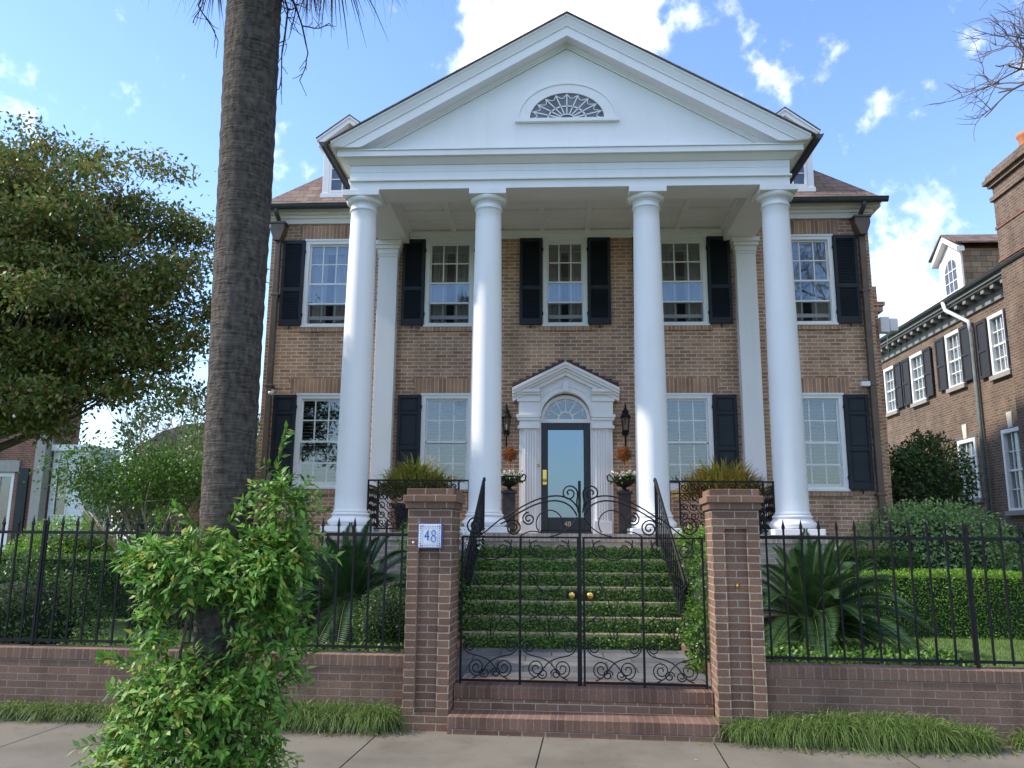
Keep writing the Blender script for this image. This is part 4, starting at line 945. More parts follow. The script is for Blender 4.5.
# the pair of iron gates
GB, GT = .39, 1.80
for s, w_ in ((-1, 'left'), (1, 'right')):
    root = front('iron_gate', 'black wrought iron scroll gate leaf hung on the %s brick pier' % w_, 'gate', s*1.20, .40, 'pair of iron gate leaves')
    wd = 1.185; X = lambda u: -s*u           # u runs from the hinge to the meeting stile
    b = MB()
    for u, hw in ((0.0, .0095), (wd*.5, .011), (wd-.014, .0105)): b.box(X(u)-hw, -.012, GB-.02, X(u)+hw, .012, GT)
    b.box(X(-.01), -.011, GB, X(wd), .011, GB+.022); b.box(X(-.01), -.011, GT-.018, X(wd), .011, GT)
    b.build('frame', IRON, root)
    if s < 0:
        b = MB(); b.box(X(wd+.0)-.008, -.014, GB-.03, X(wd+.0)+.020, .014, 2.36); b.build('meeting_bar', IRON, root)
    b = MB()
    def S(pts, r=.0062): b.tube([(X(p[0]), p[1], p[2]) for p in pts], r, 5)
    for c0, c1 in ((.012, wd*.5-.013), (wd*.5+.013, wd-.028)):
        cm = (c0+c1)/2; hwid = (c1-c0)/2
        # bottom register: a tall heart of two scrolls against each stile, a low wave between
        for q in (-1, 1):
            xo = cm+q*hwid
            S(spiral(xo-q*.075, GB+.335, .062, 1.6, math.pi/2-q*math.pi/2, q))          # upper curl
            S(bez((xo-q*.015, GB+.33), (xo-q*.05, GB+.20), (xo-q*.24, GB+.30), (xo-q*.34, GB+.12))+bez((xo-q*.34, GB+.12), (xo-q*.37, GB+.07), (xo-q*.42, GB+.04), (xo-q*.46, GB+.03))[1:])
            S(spiral(xo-q*.15, GB+.135, .085, 1.8, -math.pi/2, q))
            S(spiral(xo-q*.34, GB+.085, .05, 1.4, math.pi, q))
        # middle register: faint lyre of thin bars
        S(bez((c0, GT-.30), (cm-.12, GT-.42), (cm, GT-.62), (cm, GB+.42)), .0045); S(bez((c1, GT-.30), (cm+.12, GT-.42), (cm, GT-.62), (cm, GB+.42)), .0045)
        S(arc(cm, GT-.37, .17, 200, 340), .0045)
        for q in (-1, 1):
            S(spiral(cm+q*hwid*.55, GB+.60, .07, 1.5, math.pi/2, q), .0045); S(bez((cm+q*.02, GB+.40), (cm+q*.05, GB+.62), (cm+q*.2, GB+.70), (cm+q*hwid, GB+.52)), .0045)
            S(spiral(cm+q*hwid*.62, GT-.42, .06, 1.5, -math.pi/2, -q), .0045)
        # top register: hanging loops from the rail
        S(arc(cm, GT-.03, hwid*.72, 180, 360), .0065); S(spiral(cm-hwid*.45, GT-.13, .09, 1.5, math.pi/2, 1), .0065); S(spiral(cm+hwid*.45, GT-.13, .09, 1.5, math.pi/2, -1), .0065)
    # overthrow above the rail: long double bow rising to the middle, curls at its foot
    for dz in (0, .045):
        S(bez((wd-.02, 2.10-dz*2), (wd-.10, 2.24-dz), (wd-.30, 2.24-dz), (wd-.52, 2.13-dz))+bez((wd-.52, 2.13-dz), (wd-.66, 2.06-dz), (wd-.72, 2.0-dz), (wd-.80, 1.97-dz))[1:], .0085)
    S(spiral(wd-.095, 2.235, .085, 1.7, -math.pi*.1 if s < 0 else -math.pi*.1, 1), .0085); S(bez((wd-.012, 2.21), (wd-.03, 2.14), (wd-.02, 2.12), (wd-.008, 2.04)), .0085)
    S(spiral(wd-.67, 1.885, .085, 1.9, math.pi*.8, -1), .0085); S(spiral(wd-.51, 1.975, .068, 1.7, math.pi*.5, 1), .0085)
    S(spiral(wd-1.06, 1.90, .095, 1.9, math.pi*.15, 1), .0085); S(bez((wd-.80, 1.97), (wd-.86, 1.93), (wd-.92, 1.86), (wd-1.02, GT)), .0075)
    S(arc(wd-.30, 1.93, .135, -40, 215), .0065); S(bez((wd-.60, GT), (wd-.52, 1.86), (wd-.46, 1.86), (wd-.40, 1.84)), .0065); S(bez((wd-.02, 2.0), (wd-.06, 1.9), (wd-.16, 1.82), (wd-.30, 1.80)), .0065)
    b.build('scrollwork', IRON, root)
    b = MB(); u = wd-.075; b.box(X(u)-.055, -.02, 1.19, X(u)+.055, .014, 1.27); b.build('lock_box', IRON, root)
    b = MB(); b.lathe([(.0,0),(.018,0),(.018,.012),(.034,.022),(.036,.04),(.024,.056),(0,.06)], 0, 0, 14); q = b.build('knob', BRASS, root); q.rotation_euler = (R(90), 0, 0); q.location = (X(u), -.02, 1.23)

# ================================================================== PLANTS
def dens(x, y, z): return np.sin(x*7.1+y*3.3)*.4+np.sin(x*3.1-z*5.7+1.3)*.35+np.sin(y*6.3+z*4.1+.7)*.3
def hedge(label, x0, x1, y0, y1, z0, z1, m, n, ls=.035, seed=1, rz=0, cat='hedge', group=None, rough=.05):
    rng = np.random.default_rng(seed); cx, cy = (x0+x1)/2, (y0+y1)/2; hx, hy = (x1-x0)/2, (y1-y0)/2
    root = thing('clipped_hedge', label, cat, (cx, cy, z0), rz, group); h = z1-z0
    b = MB(); e = .07; b.box(-hx+e, -hy+e, -.05, hx-e, hy-e, h-e); b.build('dark_core', simple('hedge_inside', (.018,.03,.01), .95, var=.4, scale=14), root)  # solid dark core added to close gaps; its colour stands for inner shade
    A = [2*hx*h, 2*hx*h*.25, 2*hx*2*hy, 2*hy*h, 2*hy*h]; A = np.array(A)/sum(A); k = rng.choice(5, n, p=A)
    u, v = rng.uniform(-1, 1, n), rng.uniform(-1, 1, n); d = rng.uniform(0, 1, n)**1.5*.09
    P = np.zeros((n, 3)); NR = np.zeros((n, 3))
    for i, (f, nn) in enumerate(((lambda: (u*hx, -hy+d, (v+1)/2*h), (0,-1,.3)), (lambda: (u*hx, hy-d, (v+1)/2*h), (0,1,.3)), (lambda: (u*hx, v*hy, h-d), (0,0,1)), (lambda: (-hx+d, u*hy, (v+1)/2*h), (-1,0,.3)), (lambda: (hx-d, u*hy, (v+1)/2*h), (1,0,.3)))):
        q = np.stack(np.broadcast_arrays(*f()), 1); P[k == i] = q[k == i]; NR[k == i] = nn
    bump = dens(P[:, 0]*.8, P[:, 1], P[:, 2])*rough; P += unit(NR)*bump[:, None]
    D = rng.normal(0, .7, (n, 3))+NR*.6+[0, 0, .25]
    quadmesh('leaves', leaves(P, D, NR+rng.normal(0, .5, (n, 3)), rng.uniform(.7, 1.3, n)*ls, rng.uniform(.4, .65, n)*ls), m, root)
    return root
def shrub(name, label, c, r, m, n, ls=.05, seed=1, cat='shrub', group=None, lump=.14, lw=.5, core=True, stems=True, zmin=-.6):
    rng = np.random.default_rng(seed); root = thing(name, label, cat, (c[0], c[1], c[2]-r[2]*abs(zmin)), group=group); o = np.array([0, 0, r[2]*abs(zmin)]); r = np.array(r)
    U_ = rnd_dirs(rng, int(n*1.6)); U_ = U_[U_[:, 2] > zmin][:n]; n = len(U_)
    lum = 1+lump*(np.sin(U_[:, 0]*5+seed)+np.sin(U_[:, 1]*6+2*seed)+np.sin(U_[:, 2]*7+seed))*.6
    P = o+U_*r*(lum*rng.uniform(.72, 1.04, n)**.7)[:, None]
    D = rng.normal(0, .8, (n, 3))+U_*.7; NR = U_+rng.normal(0, .6, (n, 3))
    quadmesh('foliage', leaves(P, D, NR, rng.uniform(.7, 1.3, n)*ls, rng.uniform(.7, 1.3, n)*ls*lw), m, root)
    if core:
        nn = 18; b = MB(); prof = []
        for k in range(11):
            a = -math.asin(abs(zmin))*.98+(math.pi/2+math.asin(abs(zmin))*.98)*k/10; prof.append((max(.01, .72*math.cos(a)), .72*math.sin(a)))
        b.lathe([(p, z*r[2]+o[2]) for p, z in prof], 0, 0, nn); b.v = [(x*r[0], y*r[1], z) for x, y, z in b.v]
        b.build('dark_core', simple('shrub_inside', (.014,.024,.009), .95, var=.4, scale=10), root)  # lathed dark solid, painting the shade behind the leaves
    return root
hedge('clipped light green box hedge across the right lawn in front of the house', 3.35, 9.2, 11.75, 12.55, .5, 1.37, L_HEDGE, 30000, .036, 1, -.04)
hedge('low dark green clipped hedge along the foot of the house wall at the right', 3.9, 6.0, 13.9, 14.7, .6, 1.62, L_MID, 9000, .04, 2)
hedge('tall dark hedge before the neighbouring house at the right edge', 8.2, 14.0, 16.2, 17.4, .5, 1.95, L_DARK, 14000, .06, 3, rough=.1)
hedge('long dark green clipped hedge behind the left lawn', -11.5, -6.3, 13.0, 14.2, .5, 1.48, L_MID, 17000, .042, 4, .03)
hedge('square clipped shrub block at the right end of the left hedge beside the vine', -5.95, -5.0, 11.6, 12.6, .5, 1.42, L_DARK, 7000, .04, 5)
shrub('rounded_shrub', 'big rounded grey green shrub at the right corner of the brick house', (6.75, 15.3, 1.15), (1.5, 1.0, 1.45), L_PALE, 13000, .075, 11, lump=.07)
shrub('broadleaf_tree', 'dark evergreen bushy tree between the house and the brown brick neighbour', (8.1, 18.5, 2.6), (.95, 1.0, 1.62), L_DARK, 9000, .10, 12, 'tree', lump=.2, zmin=-.85)
shrub('boxwood_ball', 'clipped dark boxwood ball just inside the fence left of the number pier', (-1.86, 9.35, .86), (.34, .34, .38), L_DARK, 4500, .03, 13, lump=.03)
shrub('rounded_shrub', 'loose rounded green shrub behind the left hedge before the white outbuilding', (-9.6, 16.2, 1.35), (1.25, .9, .7), L_HEDGE, 9000, .06, 14, lump=.12)
shrub('rounded_shrub', 'dark green shrub at the far left behind the iron fence', (-6.2, 9.6, .8), (.9, .6, .62), L_DARK, 7000, .05, 15, lump=.15)
for i, (x, y, z, r, lab, m, sd_) in enumerate(((-1.5, 10.9, 1.05, (.36, .55, .95), 'tall loose green shrub left of the entrance steps', L_MID, 21), (1.98, 10.6, 1.0, (.30, .6, .78), 'tall loose green shrub right of the entrance steps', L_MID, 22),
        (-1.75, 12.0, 1.3, (.45, .4, .75), 'light green feathery shrub against the porch behind the number pier', L_HEDGE, 23), (2.1, 11.9, 1.25, (.38, .42, .85), 'light green feathery shrub against the porch behind the plain pier', L_HEDGE, 24),
        (1.72, 9.4, .7, (.22, .4, .38), 'small leafy bush beside the slate court at the foot of the plain pier', L_IVY, 25), (-1.35, 9.4, .75, (.25, .5, .45), 'small leafy bush beside the slate court at the foot of the number pier', L_IVY, 26))):
    shrub('garden_shrub', lab, (x, y, z), r, m, 3200, .055, sd_, lump=.22, zmin=-.8, group='shrubs flanking the steps')
# white flowers left of the steps
rng = np.random.default_rng(31); n = 260
root = thing('white_flower_clump', 'clump of small white flowers beside the left hand rail', 'flowers', (-1.28, 11.95, 1.4))
C = rng.normal(0, 1, (n, 3))*[.13, .1, .10]+[0, 0, .32]; P = np.repeat(C, 3, 0); quadmesh('petals', leaves(P, rnd_dirs(rng, 3*n), rnd_dirs(rng, 3*n), .04, .035), L_PETAL, root)
n = 350; P = rng.normal(0, 1, (n, 3))*[.14, .12, .14]+[0, 0, .15]; quadmesh('foliage', leaves(P, rnd_dirs(rng, n), rnd_dirs(rng, n), .06, .03), L_MID, root)
# sago palms
def sago(label, loc, n, L, seed, lean=(0, 0), trunkh=.5):
    rng = np.random.default_rng(seed); root = thing('sago_palm', label, 'sago palm', loc, group='sago palms behind the fence')
    b = MB(); b.lathe([(.15,0),(.17,.1),(.16,trunkh*.5),(.18,trunkh*.8),(.12,trunkh)], 0, 0, 14); b.build('trunk', simple('sago_trunk', (.06,.045,.03), .95, var=.4, scale=15, bump=1), root)
    V = []; rb = MB()
    for i in range(n):
        az = i*2.399963+rng.normal(0, .15); t = i/n; el = R(86)-t*R(112)+rng.normal(0, .06); ll = L*rng.uniform(.82, 1.08)*(1 if t > .25 else .9)
        d = np.array([math.cos(az)*math.cos(el)+lean[0], math.sin(az)*math.cos(el)+lean[1], math.sin(el)]); d /= np.linalg.norm(d)
        p0 = np.array([math.cos(az)*.08, math.sin(az)*.08, trunkh]); K = 26; pts = []
        for k in range(K+1):
            s = k/K; pts.append(p0+d*ll*s+np.array([0, 0, -1])*ll*(.12+.42*max(0, math.cos(el)))*s*s*s**.4+d*0)
        pts = np.array(pts); rb.tube(pts, [.011*(1-.75*k/K) for k in range(K+1)], 4)
        T = np.gradient(pts, axis=0); T = unit(T); side = unit(np.cross(T, np.array([0, 0, 1.])+rng.normal(0, .02, 3)+1e-3*np.array([1, 0, 0]))); up = np.cross(side, T)
        ss = np.linspace(.1, 1, 56); idx = ss*K; i0 = np.minimum(idx.astype(int), K-1); fr = (idx-i0)[:, None]
        Q = pts[i0]*(1-fr)+pts[i0+1]*fr; TT = T[i0]; SD = side[i0]; UP = up[i0]; ln = ll*.155*np.sin(np.clip(ss*1.05, 0, 1)*np.pi*.93+.15)**.6
        for q in (-1, 1):
            D = SD*q*.88+TT*.55+UP*.32; V.append(leaves(Q, D, UP+SD*q*-.4, ln, .018, .1))
    rb.build('rachis', simple('frond_rib', (.05,.08,.025), .5), root)
    quadmesh('fronds', np.concatenate(V), L_SAGO, root); return root
sago('large dark sago palm behind the right fence beside the plain pier', (3.05, 10.1, .5), 80, 1.36, 41, (.13, -.05), .36)
sago('tall dark sago palm behind the left fence between vine and number pier', (-2.55, 10.6, .5), 52, 1.35, 42, (.0, -.05), .50)
# ornamental grass clumps at the foot of the walls
rng = np.random.default_rng(51)
def liriope(a, bb, w, h, n, label):
    root = front('grass_clump', label, 'ornamental grass', a, bb, 'arching grass clumps at the wall foot')
    P = np.stack([rng.normal(0, w*.2, n).clip(-w*.45, w*.45), rng.uniform(-.07, .10, n), np.zeros(n)], 1)
    az = rng.uniform(0, 6.28, n); el = rng.uniform(1.0, 1.48, n); D = np.stack([np.cos(az)*np.cos(el), np.sin(az)*np.cos(el)-.13, np.sin(el)], 1)
    V = blades(rng, P, D, rng.uniform(.75, 1.15, n)*h*2.35, rng.uniform(.007, .012, n), rng.uniform(.62, 1.0, n), 8); V[..., 2] = np.where(V[..., 2] < .006, .006+.02*rng.uniform(0, 1, V.shape[:3]), V[..., 2])
    strips('blades', V, L_LIRI, root)
for i, a in enumerate((1.52, 1.9, 2.28, 2.66, 3.04, 3.38)):
    liriope(a, -.02-.02*(i % 2), .44, [.24, .29, .32, .32, .30, .22][i], 1100, ['yellowed grass clump spilling over the right end of the brick steps', 'grass clump at the front foot of the plain pier', 'full grass clump just right of the plain pier', 'tallest grass clump under the right fence', 'broad grass clump under the right fence, second from its outer end', 'last grass clump before the bare stretch of right wall'][i])
for i, a in enumerate((3.98, 4.35, 4.75)): liriope(a, -.0, .42, .19, 800, ['first grass clump after the bare stretch of right wall', 'low grass clump cut by the right edge of the picture', 'low grass clump outside the right edge'][i] if i < 3 else '')
for i, a in enumerate((-1.95, -2.3, -2.65, -3.0, -3.35)):
    liriope(a, -.0, .42, .28, 1000, ['grass clump against the left side of the number pier', 'second grass clump left of the number pier', 'grass clump just right of the vine', 'grass clump behind the vine covered palm', 'grass clump half hidden by the left of the vine'][i])
for i, a in enumerate((-4.05, -4.55, -4.9, -5.25, -5.6)):
    liriope(a, .02, .38, .19, 700, ['small pale grass clump alone on the left wall foot', 'grass clump at the right end of the far left row', 'middle grass clump of the far left row', 'grass clump near the left edge of the picture', 'grass clump cut by the left edge of the picture'][i])
# lawn blades and ground cover
def scatter_grass(name, label, poly, n, h, m, seed, cat, z=GZ):
    rng = np.random.default_rng(seed); x0, x1, y0, y1 = poly; P = np.stack([rng.uniform(x0, x1, n), rng.uniform(y0, y1, n), np.full(n, z)], 1)
    P[:, 1] -= (P[:, 0]-.27)*TH*(1 if 1 else 0)*np.clip(1-(P[:, 1]-8.4)/3, 0, 1)
    D = rng.normal(0, .35, (n, 3))*[1, 1, 0]+[0, 0, 1]; q = strips(name, blades(rng, P, D, rng.uniform(.6, 1.2, n)*h, .006, .2, 1), m); tag(q, label, cat, kind='stuff'); return q
scatter_grass('lawn_grass', 'mown grass of the right lawn between fence and hedge', (3.2, 9.0, 8.6, 12.0), 30000, .055, L_GRASS, 61, 'grass')
scatter_grass('lawn_grass', 'mown grass of the left lawn between fence and hedge', (-9.0, -2.0, 9.0, 13.2), 26000, .055, L_GRASS, 62, 'grass')
rng = np.random.default_rng(63)
def cover(name, label, x0, x1, y0, y1, n, m, seed, hgt=.16):
    rng = np.random.default_rng(seed); P = np.stack([rng.uniform(x0, x1, n), rng.uniform(y0, y1, n), GZ+rng.uniform(0, hgt, n)], 1); P[:, 1] -= (P[:, 0]-.27)*TH
    q = quadmesh(name, leaves(P, rng.normal(0, 1, (n, 3))+[0, 0, .5], rng.normal(0, .6, (n, 3))+[0, -.4, 1], rng.uniform(.04, .07, n), .035), m); tag(q, label, 'ground cover', kind='stuff')
cover('ground_cover', 'low leafy ground cover just inside the left fence near the pier', -5.2, -1.5, 8.40, 9.0, 5000, L_IVY, 64)
cover('ground_cover', 'low leafy ground cover under the right sago palm', 1.95, 4.1, 8.42, 9.6, 5000, L_IVY, 65)
# bigger bed of dark leaves left between vine and sago
shrub('garden_shrub', 'dark red leaved low plant under the left sago palm', (-3.3, 9.3, .68), (.5, .3, .32), leafmat('bronze_leaves', [(0.0672,0.03,0.025),(0.101,0.045,0.03),(0.0448,0.05,0.02)], .2), 1800, .06, 66, lump=.2)
shrub('garden_shrub', 'dark leafy bush filling the bed behind the left sago palm', (-3.9, 11.6, .95), (1.0, .5, .7), L_DARK, 6000, .06, 67, lump=.18)

# ---- multi-stemmed shrub on the left
def limb(b, p0, p1, r0, r1, rng, wig=.12, n=7):
    p0, p1 = np.array(p0), np.array(p1); L = np.linalg.norm(p1-p0); o1, o2 = rng.normal(0, wig*L, 3), rng.normal(0, wig*L*.6, 3); pts = []
    for k in range(n+1):
        t = k/n; pts.append(p0*(1-t)+p1*t+o1*math.sin(math.pi*t)*.5+o2*math.sin(2*math.pi*t)*.4)
    b.tube(pts, [r0+(r1-r0)*k/n for k in range(n+1)], 6); return pts
rng = np.random.default_rng(71); root = thing('multi_stem_shrub', 'bushy green shrub on many pale bare stems behind the left hedge', 'shrub', (-7.3, 15.4, .5)); b = MB(); V = []
for i in range(16):
    az = rng.uniform(0, 6.28); sp = rng.uniform(.3, 1.55); tip = np.array([sp*math.cos(az)*1.25, sp*math.sin(az)*.7, rng.uniform(2.2, 3.3)-sp*.35])
    pts = limb(b, (rng.normal(0, .12), rng.normal(0, .1), 0), tip, .035, .012, rng, .08)
    for k in range(6):
        c = np.array(pts[-1])*(.68+.06*k)+rng.normal(0, .22, 3); limb(b, pts[4+k % 3], c, .012, .004, rng, .1, 4); n = 330
        P = c+rng.normal(0, .24, (n, 3)); P = P[P[:, 2] > 1.75+rng.uniform(0, .7, n)]; n = len(P); V.append(leaves(P, rng.normal(0, 1, (n, 3)), rng.normal(0, .7, (n, 3))+[0, 0, 1], rng.uniform(.05, .09, n), .045))
b.build('stems', PALEBARK, root); quadmesh('crown', np.concatenate(V), L_MID, root)
# ---- the large spreading tree on the left
rng = np.random.default_rng(81); root = thing('spreading_tree', 'large spreading tree with olive and rust tinted leaves at the left of the house', 'tree', (-10.8, 12.2, .5)); b = MB()
base = np.array([-10.8, 12.2, .5]); o = base
fork = [np.array([0, 0, 1.4])]; b.tube([(0,0,-.1),(.03,0,.6),(0,.05,1.5)], [.22,.18,.16], 10)
ell = [((-8.9, 11.8, 6.6), (1.8, 1.6, 1.8), 32), ((-7.3, 11.6, 6.6), (1.5, 1.4, 1.3), 24), ((-6.4, 11.6, 5.6), (1.2, 1.3, 1.4), 22), ((-7.2, 11.7, 4.7), (1.8, 1.4, .8), 24), ((-9.2, 11.8, 4.9), (1.6, 1.4, 1.0), 20), ((-8.0, 11.5, 5.6), (1.5, 1.2, 1.2), 26), ((-7.9, 11.3, 4.0), (1.3, 1.0, .5), 10), ((-8.4, 11.0, 3.6), (.8, .8, .45), 6), ((-9.3, 12.6, 7.1), (1.3, 1.2, .8), 9), ((-6.0, 11.8, 4.2), (.7, .9, .6), 5)]
V = []
for (c, r, nc) in ell:
    c = np.array(c)-o; r = np.array(r); hub = c*np.array([.62, .8, .72])+np.array([0, 0, .1]); pts0 = limb(b, (0, .05, 1.45), hub, .10, .055, rng, .10, 8)
    for i in range(nc):
        d = unit(rng.normal(size=3)); rad = rng.uniform(.3, 1.15)**.7; tip = c+d*r*rad; st = pts0[int(rng.integers(4, 9))]
        pts = limb(b, st, tip, .035, .006, rng, .10, 7)
        for q in range(4):
            cc = tip+rng.normal(0, .30, 3)*[1.2, 1, .8]; limb(b, pts[int(rng.integers(4, 7))], cc, .009, .003, rng, .1, 3); n = int(rng.integers(115, 200))
            P = cc+rng.normal(0, .15, (n, 3))*[1.35, 1.3, .55]; V.append(leaves(P, rng.normal(0, 1, (n, 3))+[0, 0, -.3], rng.normal(0, .6, (n, 3))+[0, 0, 1], rng.uniform(.065, .115, n), rng.uniform(.034, .055, n)))
b.build('trunk', BARK, root); quadmesh('crown', np.concatenate(V), L_MYR, root)
# ---- bare trees
def bare(b, p, d, L, r, depth, rng, tw):
    n = 4; pts = [p]; dd = d
    for k in range(n):
        dd = unit(dd+rng.normal(0, .17, 3)+[0, 0, tw]); pts.append(pts[-1]+dd*L/n)
    b.tube(pts, [r*(1-.45*k/n) for k in range(n+1)], 5 if depth > 1 else 4)
    if depth == 0: return
    for k in range(int(rng.integers(2, 4))+1):
        q = pts[int(rng.integers(2, n+1))]; nd = unit(dd+rng.normal(0, .55, 3)); bare(b, q, nd, L*rng.uniform(.62, .82), r*.58, depth-1, rng, tw)
rng = np.random.default_rng(92); root = thing('bare_tree', 'leafless tree reaching fine grey twigs in over the right side of the picture', 'tree', (8.4, 9.6, .5)); b = MB()
b.tube([(0,0,-.1),(-.05,0,2.5),(-.2,0,5.0)], [.2,.16,.12], 10)
b.tube([(-.2,0,5.0),(-.3,0,6.4),(-.35,0,6.9)], [.12,.10,.09], 10)
for dv in ((-.8,-.1,.22),(-.75,-.35,.12),(-.7,.2,.5),(.6,.2,.7),(.3,-.5,.8),(-.2,.1,1)): bare(b, np.array([-.35, 0, 6.85]), unit(np.array(dv)), 1.45, .06, 5, rng, .03)
b.build('branches', GREYTWIG, root)
rng = np.random.default_rng(95); root = thing('bare_shrub', 'leafless twiggy bush far behind, between the shrub and the palm trunk', 'shrub', (-9.2, 21.5, .5)); b = MB()
for k in range(5): bare(b, np.array([rng.normal(0, .3), 0, 0]), unit(np.array([rng.normal(0, .3), rng.normal(0, .3), 1])), 2.2, .05, 4, rng, .1)
b.build('branches', GREYTWIG, root)
shrub('background_tree', 'dark green tree mass far behind the left garden', (-13.0, 30, 3.6), (4.2, 2, 3.4), L_DARK, 9000, .2, 97, 'tree', zmin=-.9, lump=.2)
shrub('background_tree', 'mid green tree far behind, left of the brick chimney', (-10.6, 27, 3.0), (2.6, 1.6, 2.7), L_MID, 7000, .16, 98, 'tree', zmin=-.9, lump=.2)

# ---- palm with its skirt and the vine
PX, PYY = -2.23, 5.6
root = thing('palmetto_palm', 'tall palm with a ringed grey trunk standing at the kerb in front of the house', 'palm', (PX, PYY, -.04))
rng = np.random.default_rng(101); b = MB(); nseg, nr = 160, 28; vs = []; hgt = 7.75
for j in range(nseg+1):
    z = hgt*j/nseg; rr = .165+.028*math.exp(-((z-.1)/.4)**2)+.020*min(1, z/4.5)+.022*min(1, max(0, (z-3)/3)); cx = .055*z/5-.0; ring_ = ((j % 3)/3-.5)*.007
    for k in range(nr):
        a = 2*math.pi*k/nr; w_ = 1+.012*math.sin(3*a+z*1.7)+.010*math.sin(5*a-z*2.9)+rng.normal(0, .007)
        vs.append((cx+.035-.145*z/5+(rr+ring_)*w_*math.cos(a), (rr+ring_)*w_*math.sin(a), z))
b.add(vs, [(j*nr+k, j*nr+(k+1) % nr, (j+1)*nr+(k+1) % nr, (j+1)*nr+k) for j in range(nseg) for k in range(nr)], True); b.build('trunk', PALMB, root)
top = np.array([-.08, 0, hgt]); V = []; W_ = []; st = MB()
for i in range(40):
    az = i*2.4+rng.normal(0, .2); el = R(75)-i/46*R(135); dead = el < R(-22); ln = rng.uniform(1.0, 1.4)
    d = np.array([math.cos(az)*math.cos(el), math.sin(az)*math.cos(el), math.sin(el)])
    if dead: d = unit(np.array([math.cos(az)*.55, math.sin(az)*.55, -.75])); ln *= .36
    p0 = top+np.array([math.cos(az), math.sin(az), -1.3 if dead else 0])*[.17, .17, .78 if dead else .25]; hub = p0+d*ln; st.tube([p0, (p0+hub)/2+np.array([0, 0, .05]), hub], [.02, .014, .01], 5)
    sd_ = unit(np.cross(d, [0, 0, 1.])); nb = 34; ang = np.linspace(-1.25, 1.25, nb)+rng.normal(0, .03, nb)
    D = d[None]*np.cos(ang)[:, None]+sd_[None]*np.sin(ang)[:, None]
    if dead: D = unit(D*.55+np.array([0, 0, -.9])+rng.normal(0, .12, (nb, 3)))
    q = blades(rng, np.repeat(hub[None], nb, 0), D, rng.uniform(.5, .85, nb)*(1 if not dead else .6), .035 if not dead else .013, .5 if not dead else .12, 4)
    (W_ if dead else V).append(q)
for (hx, hy, hz_, dr, sp, n) in ((.27,-.03,6.25,.50,.10,150), (.86,-.1,6.42,.62,.16,130), (.62,.2,6.55,.5,.15,60), (-.55,0,6.45,.52,.14,70), (-.22,-.1,6.3,.30,.05,50)):
    P = np.array([hx, hy, hz_])+rng.normal(0, 1, (n, 3))*[sp, .08, .06]; D = rng.normal(0, .22, (n, 3))+[.30*np.sign(hx), 0, -1]
    W_.append(blades(rng, P, D, rng.uniform(.45, 1.05, n)*dr, rng.uniform(.004, .011, n), .1, 4))
st.build('frond_stalks', simple('frond_stalk', (.08,.08,.04), .8), root); strips('fronds', np.concatenate(V), L_PALM, root); strips('dead_fronds', np.concatenate(W_), DEADF, root)
b = MB()
def stalk(p, d, L, r, depth):
    pts = [np.array(p)]; dd = np.array(d, float)
    for k in range(5): dd = unit(dd+rng.normal(0, .16, 3)+[0, 0, -.10]); pts.append(pts[-1]+dd*L/5)
    b.tube(pts, [r*(1-.4*k/5) for k in range(6)], 5)
    if depth:
        for k in range(7 if depth > 1 else 5): stalk(pts[1+k % 5], unit(dd+rng.normal(0, .75, 3)), L*rng.uniform(.3, .5), r*.55, depth-1)
for (d, L) in (((.55,-.05,-.95), .95), ((-.75,.1,-.55), .62), ((.35,.3,-.95), .75), ((.95,.1,-.35), .5)):
    p = top+unit(np.array(d))*.2+np.array([0, 0, -1.2]); stalk(p, unit(np.array(d)), L, .011, 2)
b.build('seed_stalks', simple('seed_stalk', (.05,.04,.035), .9), root)
# vine: sprigs with paired lance leaves
rng = np.random.default_rng(111); root = thing('climbing_vine', 'dense bright green leafy vine smothering the foot of the palm trunk', 'vine', (PX, PYY, 0)); b = MB()
blobs = [((-.03,-.18,.42),(.48,.38,.38),350), ((.0,-.2,.80),(.44,.32,.16),150), ((-.14,-.22,1.58),(.33,.22,.14),170), ((.40,-.12,1.55),(.15,.24,.27),140), ((.44,-.05,1.92),(.09,.18,.26),60), ((.02,-.15,.08),(.48,.40,.26),140), ((.43,-.1,1.12),(.11,.24,.38),90), ((-.30,-.2,1.2),(.05,.12,.2),26)]
Pl, Dl, Nl = [], [], []
for (c, r, n) in blobs:
    for i in range(int(n*1.75)):
        u = unit(rng.normal(size=3)); u[1] = -abs(u[1])*.9 if rng.uniform() < .78 else u[1]; u = unit(u); p = np.array(c)+u*np.array(r)*rng.uniform(.55, 1.08)
        if p[2] < -.02: continue
        d = unit(u*np.array([1, 1, .5])+rng.normal(0, .5, 3)+[0, 0, .1]); ln = rng.uniform(.08, .19)*(1.8 if rng.uniform() < .05 else 1); k = int(ln/.027)+3
        side = unit(np.cross(d, rng.normal(size=3))); pts = []
        for j in range(k):
            t = j/(k-1); q = p+d*ln*t+np.array([0, 0, -.25])*ln*t*t; pts.append(q); s = 1 if j % 2 else -1
            Pl.append(q); Dl.append(unit(d*.65+side*s*.8+np.array([0, 0, -.28])+rng.normal(0, .18, 3))); Nl.append(unit(u*.5+np.array([0, -.3, .8])+rng.normal(0, .3, 3)))
        if rng.uniform() < .5: b.tube(pts[::2]+[pts[-1]], .0022, 3)
